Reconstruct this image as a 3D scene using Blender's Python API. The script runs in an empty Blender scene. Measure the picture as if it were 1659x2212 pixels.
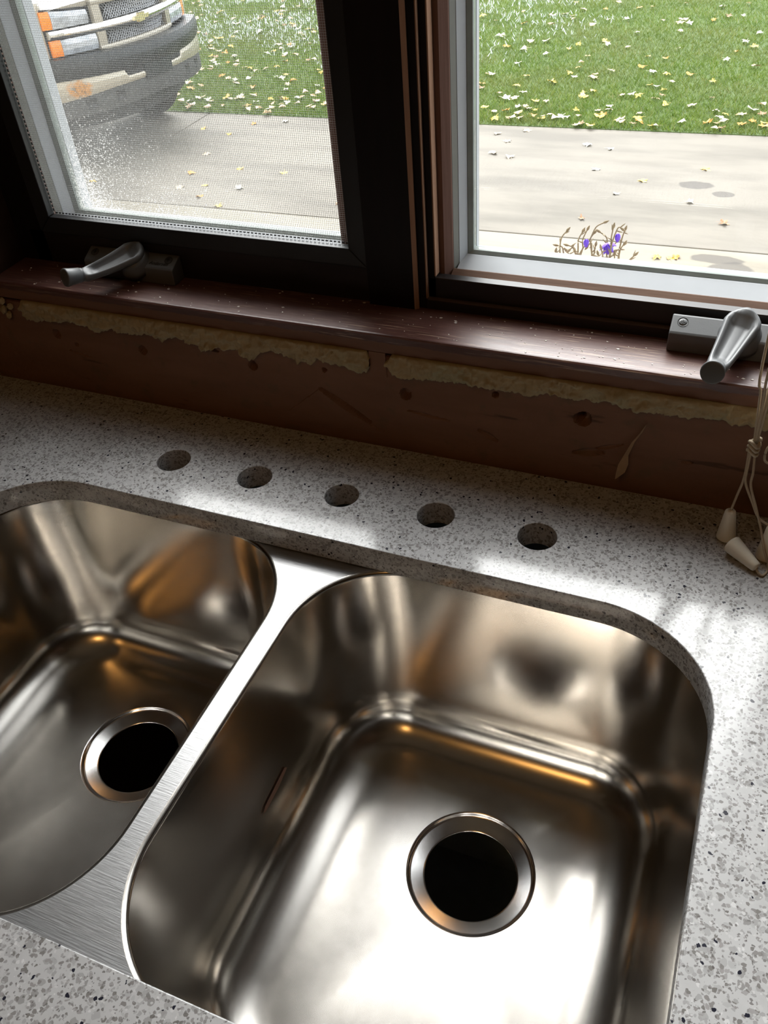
import bpy, bmesh, math, random
import numpy as np
from mathutils import Vector, Matrix

scene = bpy.context.scene
COL = scene.collection
random.seed(7)
RNG = np.random.default_rng(11)

# ------------------------------------------------------------------ camera
CAM = np.array([0.33038985, -0.68487165, 0.5590901])
YAW, PITCH, ROLL = (math.radians(a) for a in (-25.62089964, 40.89801012, -5.4264631))
FPX, IW, IH = 1858.0753, 1659.0, 2212.0
_F = np.array([math.sin(YAW)*math.cos(PITCH), math.cos(YAW)*math.cos(PITCH), -math.sin(PITCH)])
_r = np.array([math.cos(YAW), -math.sin(YAW), 0.0])
_u = np.cross(_r, _F)
_R = math.cos(ROLL)*_r + math.sin(ROLL)*_u
_U = -math.sin(ROLL)*_r + math.cos(ROLL)*_u
cam_d = bpy.data.cameras.new('camera')
cam_d.sensor_fit = 'HORIZONTAL'
cam_d.sensor_width = 36.0
cam_d.lens = FPX/IW*36.0
cam_d.clip_start = 0.01
cam_d.clip_end = 200.0
cam = bpy.data.objects.new('camera', cam_d)
COL.objects.link(cam)
M = Matrix(((_R[0], _U[0], -_F[0], CAM[0]), (_R[1], _U[1], -_F[1], CAM[1]), (_R[2], _U[2], -_F[2], CAM[2]), (0, 0, 0, 1)))
cam.matrix_world = M
scene.camera = cam

# measuring helpers: from a spot in the photograph to a point on a known plane
def _ray(u, v): return _F + _R*(u-IW/2)/FPX - _U*(v-IH/2)/FPX
def on_y(u, v, y):
    d = _ray(u, v); return CAM + d*(y-CAM[1])/d[1]
def on_z(u, v, z):
    d = _ray(u, v); return CAM + d*(z-CAM[2])/d[2]

# ------------------------------------------------------------------ sky, exposure
world = bpy.data.worlds.new('overcast_sky')
scene.world = world
world.use_nodes = True
wn = world.node_tree; wn.nodes.clear()
w_out = wn.nodes.new('ShaderNodeOutputWorld'); w_bg = wn.nodes.new('ShaderNodeBackground')
w_tc = wn.nodes.new('ShaderNodeTexCoord'); w_sep = wn.nodes.new('ShaderNodeSeparateXYZ'); w_rmp = wn.nodes.new('ShaderNodeValToRGB')
wn.links.new(w_tc.outputs['Generated'], w_sep.inputs[0]); wn.links.new(w_sep.outputs['Z'], w_rmp.inputs[0])
w_rmp.color_ramp.elements[0].color = (0.72, 0.76, 0.80, 1); w_rmp.color_ramp.elements[1].color = (0.98, 1.0, 1.04, 1)
wn.links.new(w_rmp.outputs[0], w_bg.inputs[0]); wn.links.new(w_bg.outputs[0], w_out.inputs[0])
w_bg.inputs[1].default_value = 2.1
sun_d = bpy.data.lights.new('hazy_sun', 'SUN'); sun_d.energy = 3.8; sun_d.angle = math.radians(42); sun_d.color = (1.0, 0.985, 0.97)
sun = bpy.data.objects.new('hazy_sun', sun_d); COL.objects.link(sun)       # sun behind thin cloud, in front of the window
sun.rotation_euler = Vector((0.30, -0.80, -0.80)).to_track_quat('-Z', 'Y').to_euler(); sun.location = (-3, 8, 8)
vs = scene.view_settings
vs.view_transform = 'Standard'; vs.look = 'None'; vs.gamma = 1.0; vs.use_curve_mapping = False
vs.exposure = 1.0
scene.cycles.max_bounces = 8
scene.cycles.glossy_bounces = 6
scene.cycles.diffuse_bounces = 3
scene.cycles.transparent_max_bounces = 12
scene.cycles.caustics_reflective = True
scene.cycles.sample_clamp_indirect = 6.0

# ------------------------------------------------------------------ node and material helpers
class NT:
    def __init__(self, name):
        self.m = bpy.data.materials.new(name); self.m.use_nodes = True
        self.t = self.m.node_tree; self.t.nodes.clear()
        self.out = self.n('OutputMaterial')
    def n(self, kind, **kw):
        nd = self.t.nodes.new('ShaderNode'+kind)
        for k, v in kw.items(): setattr(nd, k, v)
        return nd
    def l(self, a, b): self.t.links.new(a, b)
    def set(self, sock, v):
        if hasattr(v, 'is_linked') or isinstance(v, bpy.types.NodeSocket): self.l(v, sock)
        else: sock.default_value = v
    def math(self, op, a, b=0.0, clamp=False):
        nd = self.n('Math', operation=op, use_clamp=clamp); self.set(nd.inputs[0], a); self.set(nd.inputs[1], b); return nd.outputs[0]
    def mix(self, fac, a, b):
        nd = self.n('Mix', data_type='RGBA'); self.set(nd.inputs[0], fac)
        for s, v in ((nd.inputs[6], a), (nd.inputs[7], b)):
            if isinstance(v, tuple) and len(v) == 3: v = v+(1,)
            self.set(s, v)
        return nd.outputs[2]
    def coord(self, scale=(1, 1, 1), loc=(0, 0, 0), kind='Object'):
        tc = self.n('TexCoord'); mp = self.n('Mapping'); self.l(tc.outputs[kind], mp.inputs[0])
        mp.inputs['Scale'].default_value = scale; mp.inputs['Location'].default_value = loc
        return mp.outputs[0]
    def noise(self, vec, scale, detail=3.0, rough=0.55, dist=0.0):
        nd = self.n('TexNoise'); self.l(vec, nd.inputs['Vector']); nd.inputs['Scale'].default_value = scale
        nd.inputs['Detail'].default_value = detail; nd.inputs['Roughness'].default_value = rough; nd.inputs['Distortion'].default_value = dist
        return nd
    def ramp(self, fac, stops):
        nd = self.n('ValToRGB'); self.set(nd.inputs[0], fac); e = nd.color_ramp.elements
        while len(e) > len(stops): e.remove(e[-1])
        while len(e) < len(stops): e.new(0.5)
        for el, (p, c) in zip(e, stops):
            el.position = p; el.color = (c, c, c, 1) if isinstance(c, (int, float)) else tuple(c)+(1,)
        return nd.outputs[0]
    def bump(self, h, strength, dist=0.001):
        nd = self.n('Bump'); self.l(h, nd.inputs['Height']); nd.inputs['Strength'].default_value = strength; nd.inputs['Distance'].default_value = dist
        return nd.outputs[0]
    def pbr(self, color=(0.5, 0.5, 0.5), rough=0.5, metal=0.0, normal=None, **kw):
        b = self.n('BsdfPrincipled')
        if isinstance(color, tuple) and len(color) == 3: color = color+(1,)
        self.set(b.inputs['Base Color'], color); self.set(b.inputs['Roughness'], rough); self.set(b.inputs['Metallic'], metal)
        if normal is not None: self.l(normal, b.inputs['Normal'])
        for k, v in kw.items(): self.set(b.inputs[k], v)
        return b
    def done(self, shader): self.l(shader.outputs[0], self.out.inputs[0]); return self.m

def plain(name, color, rough=0.5, metal=0.0, vary=0.15, scale=40.0, bump=0.0, **kw):
    t = NT(name); v = t.coord(); nz = t.noise(v, scale)
    dark = tuple(c*(1-vary) for c in color); lite = tuple(min(1, c*(1+vary)) for c in color)
    col = t.mix(nz.outputs['Fac'], dark, lite)
    nm = t.bump(nz.outputs['Fac'], bump, 0.002) if bump else None
    return t.done(t.pbr(col, rough, metal, nm, **kw))

MAT = {}
# speckled quartz
def mat_quartz():
    t = NT('speckled_quartz'); v0 = t.coord()
    wz = t.noise(v0, 220.0, 2.0)
    ad = t.n('VectorMath', operation='MULTIPLY_ADD'); t.l(wz.outputs['Color'], ad.inputs[0]); ad.inputs[1].default_value = (0.004,)*3; t.l(v0, ad.inputs[2])
    v = ad.outputs[0]
    def chips(scale, thr, lo):
        a = t.n('TexVoronoi', feature='F1'); t.l(v, a.inputs['Vector']); a.inputs['Scale'].default_value = scale
        s = t.n('SeparateColor'); t.l(a.outputs['Color'], s.inputs[0])
        m = t.math('MULTIPLY', t.math('GREATER_THAN', s.outputs[0], thr), t.math('LESS_THAN', a.outputs['Distance'], 0.56-lo))
        return m, s.outputs[1], s.outputs[2]
    cloud = t.noise(v0, 60.0, 4.0)
    col = t.mix(cloud.outputs['Fac'], (0.40, 0.40, 0.40), (0.50, 0.50, 0.505))
    m, g, h = chips(180.0, 0.60, 0.08)
    col = t.mix(t.math('MULTIPLY', m, 0.85), col, t.ramp(g, [(0.0, (0.21, 0.205, 0.20)), (0.35, (0.30, 0.30, 0.295)), (1.0, (0.39, 0.39, 0.39))]))
    m, g, h = chips(340.0, 0.54, 0.04)
    col = t.mix(t.math('MULTIPLY', m, 0.85), col, t.ramp(g, [(0.0, (0.13, 0.12, 0.11)), (0.45, (0.26, 0.25, 0.245)), (0.8, (0.33, 0.33, 0.33)), (1.0, (0.6, 0.6, 0.6))]))
    m, g, h = chips(560.0, 0.70, 0.03)
    col = t.mix(t.math('MULTIPLY', m, 0.8), col, t.ramp(g, [(0.0, (0.10, 0.09, 0.085)), (0.6, (0.24, 0.235, 0.23)), (1.0, (0.6, 0.6, 0.6))]))
    m, g, h = chips(330.0, 0.978, 0.10)
    col = t.mix(m, col, (0.02, 0.02, 0.03))
    return t.done(t.pbr(col, 0.14, 0.0, **{'Specular IOR Level': 0.4}))
MAT['quartz'] = mat_quartz()

def mat_steel(name, col, r0, r1, stretch, bump, aniso=0.0, floor=0.0, streak=0.04):
    t = NT(name); v = t.coord(stretch); nz = t.noise(v, 1.0, 4.0, 0.6)
    big = t.noise(t.coord(), 9.0, 3.0)
    ro = t.math('ADD', t.math('MULTIPLY', nz.outputs['Fac'], (r1-r0)*0.6), t.math('ADD', t.math('MULTIPLY', big.outputs['Fac'], (r1-r0)*0.4), r0))
    if floor:     # the pressed floor is brushed more coarsely than the drawn walls
        ge = t.n('NewGeometry'); sn = t.n('SeparateXYZ'); t.l(ge.outputs['Normal'], sn.inputs[0])
        ro = t.math('ADD', ro, t.math('MULTIPLY', t.ramp(t.math('ABSOLUTE', sn.outputs['Z']), [(0.55, 0.0), (0.97, 1.0)]), floor))
    c = t.mix(t.ramp(nz.outputs['Fac'], [(0.3, 0.0), (0.7, 1.0)]), tuple(x*(1-streak) for x in col), tuple(min(1, x*(1+streak)) for x in col))
    return t.done(t.pbr(c, ro, 1.0, t.bump(nz.outputs['Fac'], bump, 0.0004), Anisotropic=aniso))
MAT['bowl_steel'] = mat_steel('satin_bowl_steel', (0.55, 0.518, 0.475), 0.165, 0.21, (60, 60, 700), 0.0, 0.0, 0.06)
MAT['deck_steel'] = mat_steel('brushed_deck_steel', (0.47, 0.465, 0.465), 0.30, 0.46, (40, 900, 900), 0.30, streak=0.16)
MAT['drain_steel'] = mat_steel('polished_drain_steel', (0.70, 0.68, 0.66), 0.18, 0.22, (80, 80, 80), 0.0)

def mat_sill():
    t = NT('worn_stained_sill_wood'); v0 = t.coord()
    g = t.noise(t.coord((10, 260, 260)), 1.0, 5.0, 0.65); g2 = t.noise(t.coord((22, 520, 520), (3, 1, 0)), 1.0, 3.0, 0.6)
    big = t.noise(v0, 7.0, 3.0)
    col = t.mix(g.outputs['Fac'], (0.045, 0.017, 0.013), (0.140, 0.058, 0.045))
    wear = t.math('MULTIPLY', t.ramp(g2.outputs['Fac'], [(0.56, 0.0), (0.66, 1.0)]), t.ramp(big.outputs['Fac'], [(0.36, 0.0), (0.58, 0.85)]))
    col = t.mix(wear, col, (0.34, 0.23, 0.16))
    # the lower half of the sawn front edge is bare wood, with a ragged stain line
    sp = t.n('SeparateXYZ'); t.l(v0, sp.inputs[0])
    rag = t.noise(t.coord((60, 10, 200)), 1.0, 4.0)
    zz = t.math('ADD', sp.outputs['Z'], t.math('MULTIPLY', t.math('SUBTRACT', rag.outputs['Fac'], 0.5), 0.006))
    bare = t.math('LESS_THAN', zz, -0.0085)
    col = t.mix(bare, col, t.mix(g.outputs['Fac'], (0.13, 0.058, 0.034), (0.20, 0.095, 0.055)))
    ro = t.math('ADD', t.math('MULTIPLY', g.outputs['Fac'], 0.2), t.math('ADD', t.math('MULTIPLY', bare, 0.30), 0.28))
    return t.done(t.pbr(col, ro, 0.0, t.bump(g.outputs['Fac'], 0.25, 0.0006)))
MAT['sill'] = mat_sill()

def mat_wood(name, c0, c1, stretch, rough=0.4, bump=0.15, spec=0.3):
    t = NT(name); g = t.noise(t.coord(stretch), 1.0, 5.0, 0.6)
    col = t.mix(g.outputs['Fac'], c0, c1)
    return t.done(t.pbr(col, rough, 0.0, t.bump(g.outputs['Fac'], bump, 0.0006), **{'Specular IOR Level': spec}))
MAT['frame'] = mat_wood('black_brown_frame_wood', (0.004, 0.003, 0.003), (0.013, 0.008, 0.007), (120, 120, 14), 0.5, spec=0.2)
MAT['frame_h'] = mat_wood('black_brown_frame_wood_rail', (0.008, 0.006, 0.006), (0.024, 0.016, 0.014), (14, 120, 120), 0.45, spec=0.4)
MAT['sash'] = mat_wood('worn_sash_wood', (0.105, 0.052, 0.038), (0.205, 0.118, 0.092), (300, 300, 18), 0.7, spec=0.1)
MAT['sash_h'] = mat_wood('worn_sash_wood_rail', (0.085, 0.048, 0.034), (0.20, 0.125, 0.088), (18, 300, 300), 0.7, spec=0.1)
MAT['edge'] = mat_wood('edge_highlight_wood', (0.20, 0.10, 0.06), (0.42, 0.25, 0.16), (300, 300, 18), 0.7, spec=0.1)  # lighter brown standing for the highlight on frame edges
MAT['edge_h'] = mat_wood('edge_highlight_wood_rail', (0.030, 0.018, 0.014), (0.13, 0.085, 0.065), (18, 300, 300), 0.6, spec=0.2)  # same painted edge highlight, grain along the rail
MAT['vinyl'] = plain('white_glazing_vinyl', (0.38, 0.395, 0.41), 0.75, vary=0.05, **{'Specular IOR Level': 0.15})
MAT['gasket'] = plain('grey_gasket', (0.16, 0.16, 0.14), 0.6)
MAT['spacer'] = plain('grey_glass_spacer', (0.24, 0.27, 0.25), 0.7, vary=0.3)
MAT['screen_frame'] = plain('charcoal_screen_frame', (0.014, 0.014, 0.015), 0.42, vary=0.1)
MAT['wire'] = plain('grey_screen_wire', (0.50, 0.50, 0.49), 0.4)
MAT['spline'] = plain('black_screen_spline', (0.008, 0.008, 0.008), 0.6)
MAT['crank'] = plain('graphite_crank_metal', (0.115, 0.118, 0.120), 0.45, 0.15, vary=0.05, scale=900, bump=0.03)
MAT['crank_print'] = plain('dark_emboss', (0.012, 0.012, 0.012), 0.5)
MAT['screw'] = plain('screw_steel', (0.10, 0.10, 0.10), 0.4, 0.8)
MAT['jamb'] = plain('dark_brown_casing', (0.035, 0.017, 0.010), 0.5, vary=0.3)
MAT['tan_wall'] = plain('tan_wall_paint', (0.27, 0.19, 0.115), 0.7, vary=0.04, scale=6)
MAT['ceiling'] = plain('ceiling_paint', (0.50, 0.43, 0.34), 0.8, vary=0.03)
MAT['floor'] = plain('brown_floor', (0.09, 0.05, 0.03), 0.4, vary=0.2, scale=5)
MAT['white_paint'] = plain('white_door_paint', (0.75, 0.72, 0.66), 0.5, vary=0.03)
MAT['cabinet'] = plain('dark_cabinet_wood', (0.09, 0.042, 0.020), 0.45, vary=0.3, scale=20)
MAT['cabinet_in'] = plain('navy_cabinet_liner', (0.30, 0.42, 0.52), 0.7)
MAT['siding'] = plain('pale_siding', (0.62, 0.60, 0.55), 0.6, vary=0.04)
MAT['cord'] = plain('beige_cord', (0.46, 0.38, 0.27), 0.7, vary=0.2, scale=900, bump=0.2)
MAT['tassel'] = plain('cream_tassel', (0.82, 0.78, 0.66), 0.42, vary=0.04)
MAT['tassel_in'] = plain('tassel_bore', (0.08, 0.07, 0.06), 0.6)
MAT['chips'] = plain('white_paint_flakes', (0.70, 0.66, 0.60), 0.7)

def mat_board():
    t = NT('stripped_brown_backer'); v = t.coord()
    a = t.noise(t.coord((5, 5, 22)), 1.0, 5.0, 0.6); b = t.noise(v, 38.0, 4.0, 0.6); c = t.noise(t.coord((10, 10, 60), (4, 0, 2)), 1.0, 4.0)
    col = t.mix(a.outputs['Fac'], (0.125, 0.055, 0.030), (0.27, 0.135, 0.082))
    col = t.mix(t.ramp(b.outputs['Fac'], [(0.58, 0.0), (0.72, 0.6)]), col, (0.125, 0.085, 0.048))
    col = t.mix(t.ramp(c.outputs['Fac'], [(0.66, 0.0), (0.72, 0.7)]), col, (0.045, 0.022, 0.012))
    return t.done(t.pbr(col, 0.75, 0.0, t.bump(b.outputs['Fac'], 0.3, 0.001)))
MAT['board'] = mat_board()
def mat_foam():
    t = NT('cream_filler'); v = t.coord(); a = t.noise(v, 70.0, 5.0, 0.65); b = t.noise(v, 260.0, 3.0); c = t.noise(v, 16.0, 3.0)
    col = t.mix(a.outputs['Fac'], (0.27, 0.20, 0.10), (0.50, 0.41, 0.25))
    col = t.mix(t.ramp(c.outputs['Fac'], [(0.56, 0.0), (0.68, 0.55)]), col, (0.32, 0.31, 0.19))
    return t.done(t.pbr(col, 0.85, 0.0, t.bump(b.outputs['Fac'], 0.5, 0.001)))
MAT['foam'] = mat_foam()
MAT['paper'] = plain('torn_kraft_paper', (0.32, 0.21, 0.12), 0.8, vary=0.3, scale=120)

def mat_glass(name, dirt=False):
    t = NT(name)
    tr = t.n('BsdfTransparent'); tr.inputs[0].default_value = (0.965, 0.975, 0.97, 1)
    gl = t.n('BsdfGlossy'); gl.inputs['Roughness'].default_value = 0.0; gl.inputs[0].default_value = (1, 1, 1, 1)
    lw = t.n('LayerWeight'); lw.inputs[0].default_value = 0.5      # Schlick reflectance, the same on both faces of the pane
    fr = t.math('ADD', t.math('MULTIPLY', t.math('POWER', lw.outputs['Facing'], 5.0), 0.94), 0.03)
    mx = t.n('MixShader'); t.l(fr, mx.inputs[0]); t.l(tr.outputs[0], mx.inputs[1]); t.l(gl.outputs[0], mx.inputs[2])
    if dirt:   # dried condensation speckle gathered in one lower corner of the pane
        v = t.coord(); sp = t.n('SeparateXYZ'); t.l(v, sp.inputs[0])
        nz = t.noise(v, 520.0, 2.0, 0.6); nb = t.noise(v, 14.0, 3.0)
        cx = t.math('SUBTRACT', 1.0, t.math('MULTIPLY', t.math('ABSOLUTE', t.math('ADD', sp.outputs['X'], 0.40)), 3.6), True)
        cz = t.math('SUBTRACT', 1.0, t.math('MULTIPLY', t.math('SUBTRACT', sp.outputs['Z'], 0.19), 5.2), True)
        zone = t.math('MULTIPLY', t.math('MULTIPLY', cx, cz), t.math('ADD', nb.outputs['Fac'], 0.35))
        thr = t.math('SUBTRACT', 0.80, t.math('MULTIPLY', zone, 0.30))
        spot = t.math('MULTIPLY', t.math('GREATER_THAN', nz.outputs['Fac'], thr), 0.30)
        haze = t.math('MULTIPLY', zone, 0.05)
        fac = t.math('ADD', spot, haze, True)
        df = t.n('BsdfTranslucent'); df.inputs[0].default_value = (0.85, 0.84, 0.80, 1)
        m2 = t.n('MixShader'); t.l(fac, m2.inputs[0]); t.l(mx.outputs[0], m2.inputs[1]); t.l(df.outputs[0], m2.inputs[2])
        mx = m2
    return t.done(mx)
MAT['glass'] = mat_glass('window_glass'); MAT['glass_dirty'] = mat_glass('speckled_window_glass', True)

# ------------------------------------------------------------------ mesh and object helpers
def finish(name, me, mat, parent=None, smooth=False):
    if mat is not None: me.materials.append(MAT[mat] if isinstance(mat, str) else mat)
    if smooth:
        me.polygons.foreach_set('use_smooth', [True]*len(me.polygons))
    o = bpy.data.objects.new(name, me); COL.objects.link(o)
    if parent is not None: o.parent = parent
    return o
def origin(parent): return Vector(parent.location) if parent is not None else Vector((0, 0, 0))
def mk(name, verts, faces, mat, parent=None, smooth=False, local=False):
    """One mesh object; coordinates are world ones unless local; a child's are kept relative to its thing."""
    off = Vector((0, 0, 0))
    if not local:
        p = parent
        while p is not None: off += Vector(p.location); p = p.parent
    if not local and parent is None:
        lo = np.min(np.asarray(verts, float), 0); hi = np.max(np.asarray(verts, float), 0)
        off = Vector(((lo[0]+hi[0])/2, (lo[1]+hi[1])/2, lo[2]))
    vv = [(v[0]-off[0], v[1]-off[1], v[2]-off[2]) for v in verts]
    me = bpy.data.meshes.new(name); me.from_pydata(vv, [], faces); me.update()
    bm = bmesh.new(); bm.from_mesh(me); bmesh.ops.recalc_face_normals(bm, faces=bm.faces); bm.to_mesh(me); bm.free()
    o = finish(name, me, mat, parent, smooth)
    if not local and parent is None: o.location = off
    return o
def tag(o, label=None, cat=None, group=None, kind=None):
    if label: o['label'] = label
    if cat: o['category'] = cat
    if group: o['group'] = group
    if kind: o['kind'] = kind
    return o
def empty(name, loc, rz=0.0):
    o = bpy.data.objects.new(name, None); COL.objects.link(o); o.location = loc; o.rotation_euler = (0, 0, rz); o.empty_display_size = 0.05
    return o
def boxv(x0, x1, y0, y1, z0, z1):
    v = [(x0, y0, z0), (x1, y0, z0), (x1, y1, z0), (x0, y1, z0), (x0, y0, z1), (x1, y0, z1), (x1, y1, z1), (x0, y1, z1)]
    f = [(0, 3, 2, 1), (4, 5, 6, 7), (0, 1, 5, 4), (1, 2, 6, 5), (2, 3, 7, 6), (3, 0, 4, 7)]
    return v, f
def bevel_obj(o, w, seg=2):
    me = o.data; bm = bmesh.new(); bm.from_mesh(me)
    bmesh.ops.bevel(bm, geom=[e for e in bm.edges if e.is_manifold and e.calc_face_angle(0) > 0.5], offset=w, segments=seg, profile=0.5, affect='EDGES', clamp_overlap=True)
    bm.to_mesh(me); bm.free(); return o
def box(name, x0, x1, y0, y1, z0, z1, mat, parent=None, bev=0.0, local=False):
    o = mk(name, *boxv(x0, x1, y0, y1, z0, z1), mat, parent, local=local)
    if bev: bevel_obj(o, bev)
    return o
def join(parts):
    V, F = [], []
    for v, f in parts:
        n = len(V); V += list(v); F += [tuple(i+n for i in q) for q in f]
    return V, F
def prism(poly, a, b, axis):
    """poly of 2D points run along axis from a to b: axis x takes (y,z), y takes (x,z), z takes (x,y)."""
    n = len(poly)
    def P(p, t): return (t, p[0], p[1]) if axis == 'x' else (p[0], t, p[1]) if axis == 'y' else (p[0], p[1], t)
    v = [P(p, a) for p in poly]+[P(p, b) for p in poly]
    f = [(i, (i+1) % n, n+(i+1) % n, n+i) for i in range(n)]+[tuple(range(n)), tuple(range(2*n-1, n-1, -1))]
    return v, f
def loft(rings, cap0=True, cap1=True, closed=True):
    n = len(rings[0]); V = [tuple(p) for r in rings for p in r]; F = []
    for k in range(len(rings)-1):
        for i in range(n if closed else n-1):
            j = (i+1) % n; F.append((k*n+i, k*n+j, (k+1)*n+j, (k+1)*n+i))
    if cap0: F.append(tuple(range(n-1, -1, -1)))
    if cap1: F.append(tuple(range((len(rings)-1)*n, len(rings)*n)))
    return V, F
def frame_of(d, hint=Vector((0, 0, 1))):
    d = Vector(d).normalized()
    s = d.cross(hint)
    if s.length < 1e-4: s = d.cross(Vector((1, 0, 0)))
    s.normalize(); return d, s, s.cross(d).normalized()
def tube(pts, r, sides=8, cap=True):
    rings = []; m = len(pts)
    P = [Vector(p) for p in pts]
    for i in range(m):
        d = P[min(i+1, m-1)]-P[max(i-1, 0)]
        _, s, u = frame_of(d); rr = r[i] if isinstance(r, (list, tuple)) else r
        rings.append([P[i]+s*math.cos(2*math.pi*k/sides)*rr+u*math.sin(2*math.pi*k/sides)*rr for k in range(sides)])
    return loft(rings, cap, cap)
def lathe(profile, base, axis, sides=32, cap0=True, cap1=True):
    """profile (radius, height) pairs about axis from base."""
    d, s, u = frame_of(axis); B = Vector(base)
    return loft([[B+d*h+s*math.cos(2*math.pi*k/sides)*r+u*math.sin(2*math.pi*k/sides)*r for k in range(sides)] for r, h in profile], cap0, cap1)
def smooth_path(pts, n=8):
    P = [Vector(p) for p in pts]; out = []
    for i in range(len(P)-1):
        a, b, c, d = P[max(i-1, 0)], P[i], P[i+1], P[min(i+2, len(P)-1)]
        for k in range(n):
            t = k/n
            out.append(0.5*((2*b)+(c-a)*t+(2*a-5*b+4*c-d)*t*t+(3*b-a-3*c+d)*t**3))
    out.append(P[-1]); return out
_LAT = RNG.random((256, 256))
def vnoise(x, y):
    xi = np.floor(x).astype(int); yi = np.floor(y).astype(int); fx = x-xi; fy = y-yi
    fx = fx*fx*(3-2*fx); fy = fy*fy*(3-2*fy)
    g = lambda a, b: _LAT[a % 256, b % 256]
    return (g(xi, yi)*(1-fx)+g(xi+1, yi)*fx)*(1-fy)+(g(xi, yi+1)*(1-fx)+g(xi+1, yi+1)*fx)*fy
def fbm(x, y, o=4):
    s = 0; a = 0.5
    for k in range(o): s = s+a*vnoise(x*2**k+17*k, y*2**k+31*k); a *= 0.5
    return s/(1-0.5**o)
def curve_plate(name, outer, holes, z_top, thick, mat, parent=None, bev=0.0):
    """Flat plate with holes, made by filling a 2D curve."""
    cu = bpy.data.curves.new(name, 'CURVE'); cu.dimensions = '2D'; cu.fill_mode = 'BOTH'; cu.extrude = thick/2-bev; cu.bevel_depth = bev; cu.bevel_resolution = 2
    if bev: cu.offset = -bev
    for loop in [outer]+holes:
        sp = cu.splines.new('POLY'); sp.points.add(len(loop)-1); sp.use_cyclic_u = True
        for p, q in zip(sp.points, loop): p.co = (q[0], q[1], 0, 1)
    tmp = bpy.data.objects.new(name+'_tmp', cu); COL.objects.link(tmp)
    dg = bpy.context.evaluated_depsgraph_get(); me = bpy.data.meshes.new_from_object(tmp.evaluated_get(dg))
    bpy.data.objects.remove(tmp); bpy.data.curves.remove(cu)
    off = Vector((0, 0, 0)); p = parent
    while p is not None: off += Vector(p.location); p = p.parent
    me.transform(Matrix.Translation(Vector((0, 0, z_top-thick/2))-off)); me.name = name
    me.materials.clear()
    return finish(name, me, mat, parent)
def text_mesh(name, body, size, mat, parent, M4, extrude=0.0001, shear=0.0):
    cu = bpy.data.curves.new(name, 'FONT'); cu.body = body; cu.size = size; cu.extrude = extrude; cu.shear = shear; cu.align_x = 'CENTER'; cu.align_y = 'CENTER'
    tmp = bpy.data.objects.new('t', cu); COL.objects.link(tmp)
    dg = bpy.context.evaluated_depsgraph_get(); me = bpy.data.meshes.new_from_object(tmp.evaluated_get(dg))
    bpy.data.objects.remove(tmp); bpy.data.curves.remove(cu)
    off = Vector((0, 0, 0)); p = parent
    while p is not None: off += Vector(p.location); p = p.parent
    me.transform(Matrix.Translation(-off) @ M4); me.name = name; me.materials.clear()
    return finish(name, me, mat, parent)
def rrect(cx, cy, a, b, ra, rb, n=24):
    """rounded rectangle, counter-clockwise, elliptical corners; straight sides subdivided."""
    pts = []
    for sx, sy, t0 in ((1, -1, -90), (1, 1, 0), (-1, 1, 90), (-1, -1, 180)):
        ox, oy = cx+sx*(a-ra), cy+sy*(b-rb)
        for k in range(n+1):
            t = math.radians(t0+90*k/n); pts.append((ox+ra*math.cos(t), oy+rb*math.sin(t)))
    full = []
    m = n+1
    for q in range(4):
        seg = pts[q*m:(q+1)*m]; full += seg
        e, s = seg[-1], pts[((q+1) % 4)*m]
        for k in range(1, 16): full.append((e[0]+(s[0]-e[0])*k/16, e[1]+(s[1]-e[1])*k/16))
    return full

GROUND = -2.135
# ================================================================== STRUCTURE: room shell
FLOOR_Z, CEIL_Z = -0.91, 1.50
RX0, RX1, RY0 = -2.3, 2.3, -3.4
WX0, WX1, WZ0, WZ1 = -0.4775, 0.4945, 0.137, 1.22     # window opening
s_ = 'structure'
tag(box('floor', RX0, RX1, RY0, 0.10, FLOOR_Z-0.1, FLOOR_Z, 'floor'), 'brown kitchen floor in front of the sink', 'floor', kind=s_)
tag(box('ceiling', RX0, RX1, RY0, 0.10, CEIL_Z, CEIL_Z+0.1, 'ceiling'), 'cream painted kitchen ceiling', 'ceiling', kind=s_)
tag(box('wall_left', RX0-0.1, RX0, RY0, 0.10, FLOOR_Z, CEIL_Z, 'tan_wall'), 'tan wall at the left side of the kitchen', 'wall', kind=s_)
tag(box('wall_right', RX1, RX1+0.1, RY0, 0.10, FLOOR_Z, CEIL_Z, 'tan_wall'), 'tan wall at the right side of the kitchen', 'wall', kind=s_)
tag(box('wall_front', RX0, RX1, RY0-0.1, RY0, FLOOR_Z, CEIL_Z, 'tan_wall'), 'tan wall behind the viewer, mirrored in the sink', 'wall', kind=s_)
wall = tag(empty('wall_back', (0, 0.02, FLOOR_Z)), 'stripped brown wall under and around the window', 'wall', kind=s_)
box('wall_panel', RX0, WX0-0.05, 0.0, 0.10, FLOOR_Z, CEIL_Z, 'tan_wall', wall)
box('wall_panel', WX1+0.05, RX1, 0.0, 0.10, FLOOR_Z, CEIL_Z, 'tan_wall', wall)
box('wall_panel', WX0-0.05, WX1+0.05, 0.0, 0.10, WZ1+0.05, CEIL_Z, 'tan_wall', wall)
box('wall_core', WX0-0.05, WX1+0.05, 0.024, 0.10, FLOOR_Z, 0.1165, 'board', wall)
# outside skin of the house
house = tag(empty('house_wall', (0, 0.14, GROUND)), 'pale outside wall of the house around the window', 'wall', kind=s_)
for x0, x1, z0, z1 in ((-9.0, WX0-0.005, GROUND, 2.6), (WX1+0.005, 8.0, GROUND, 2.6), (WX0-0.005, WX1+0.005, GROUND, WZ0-0.005), (WX0-0.005, WX1+0.005, WZ1+0.005, 2.6)):
    box('siding_panel', x0, x1, 0.101, 0.165, z0, z1, 'siding', house)
box('soffit', -9.0, 8.0, 0.05, 0.65, 2.6, 2.7, 'siding', house)

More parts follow.
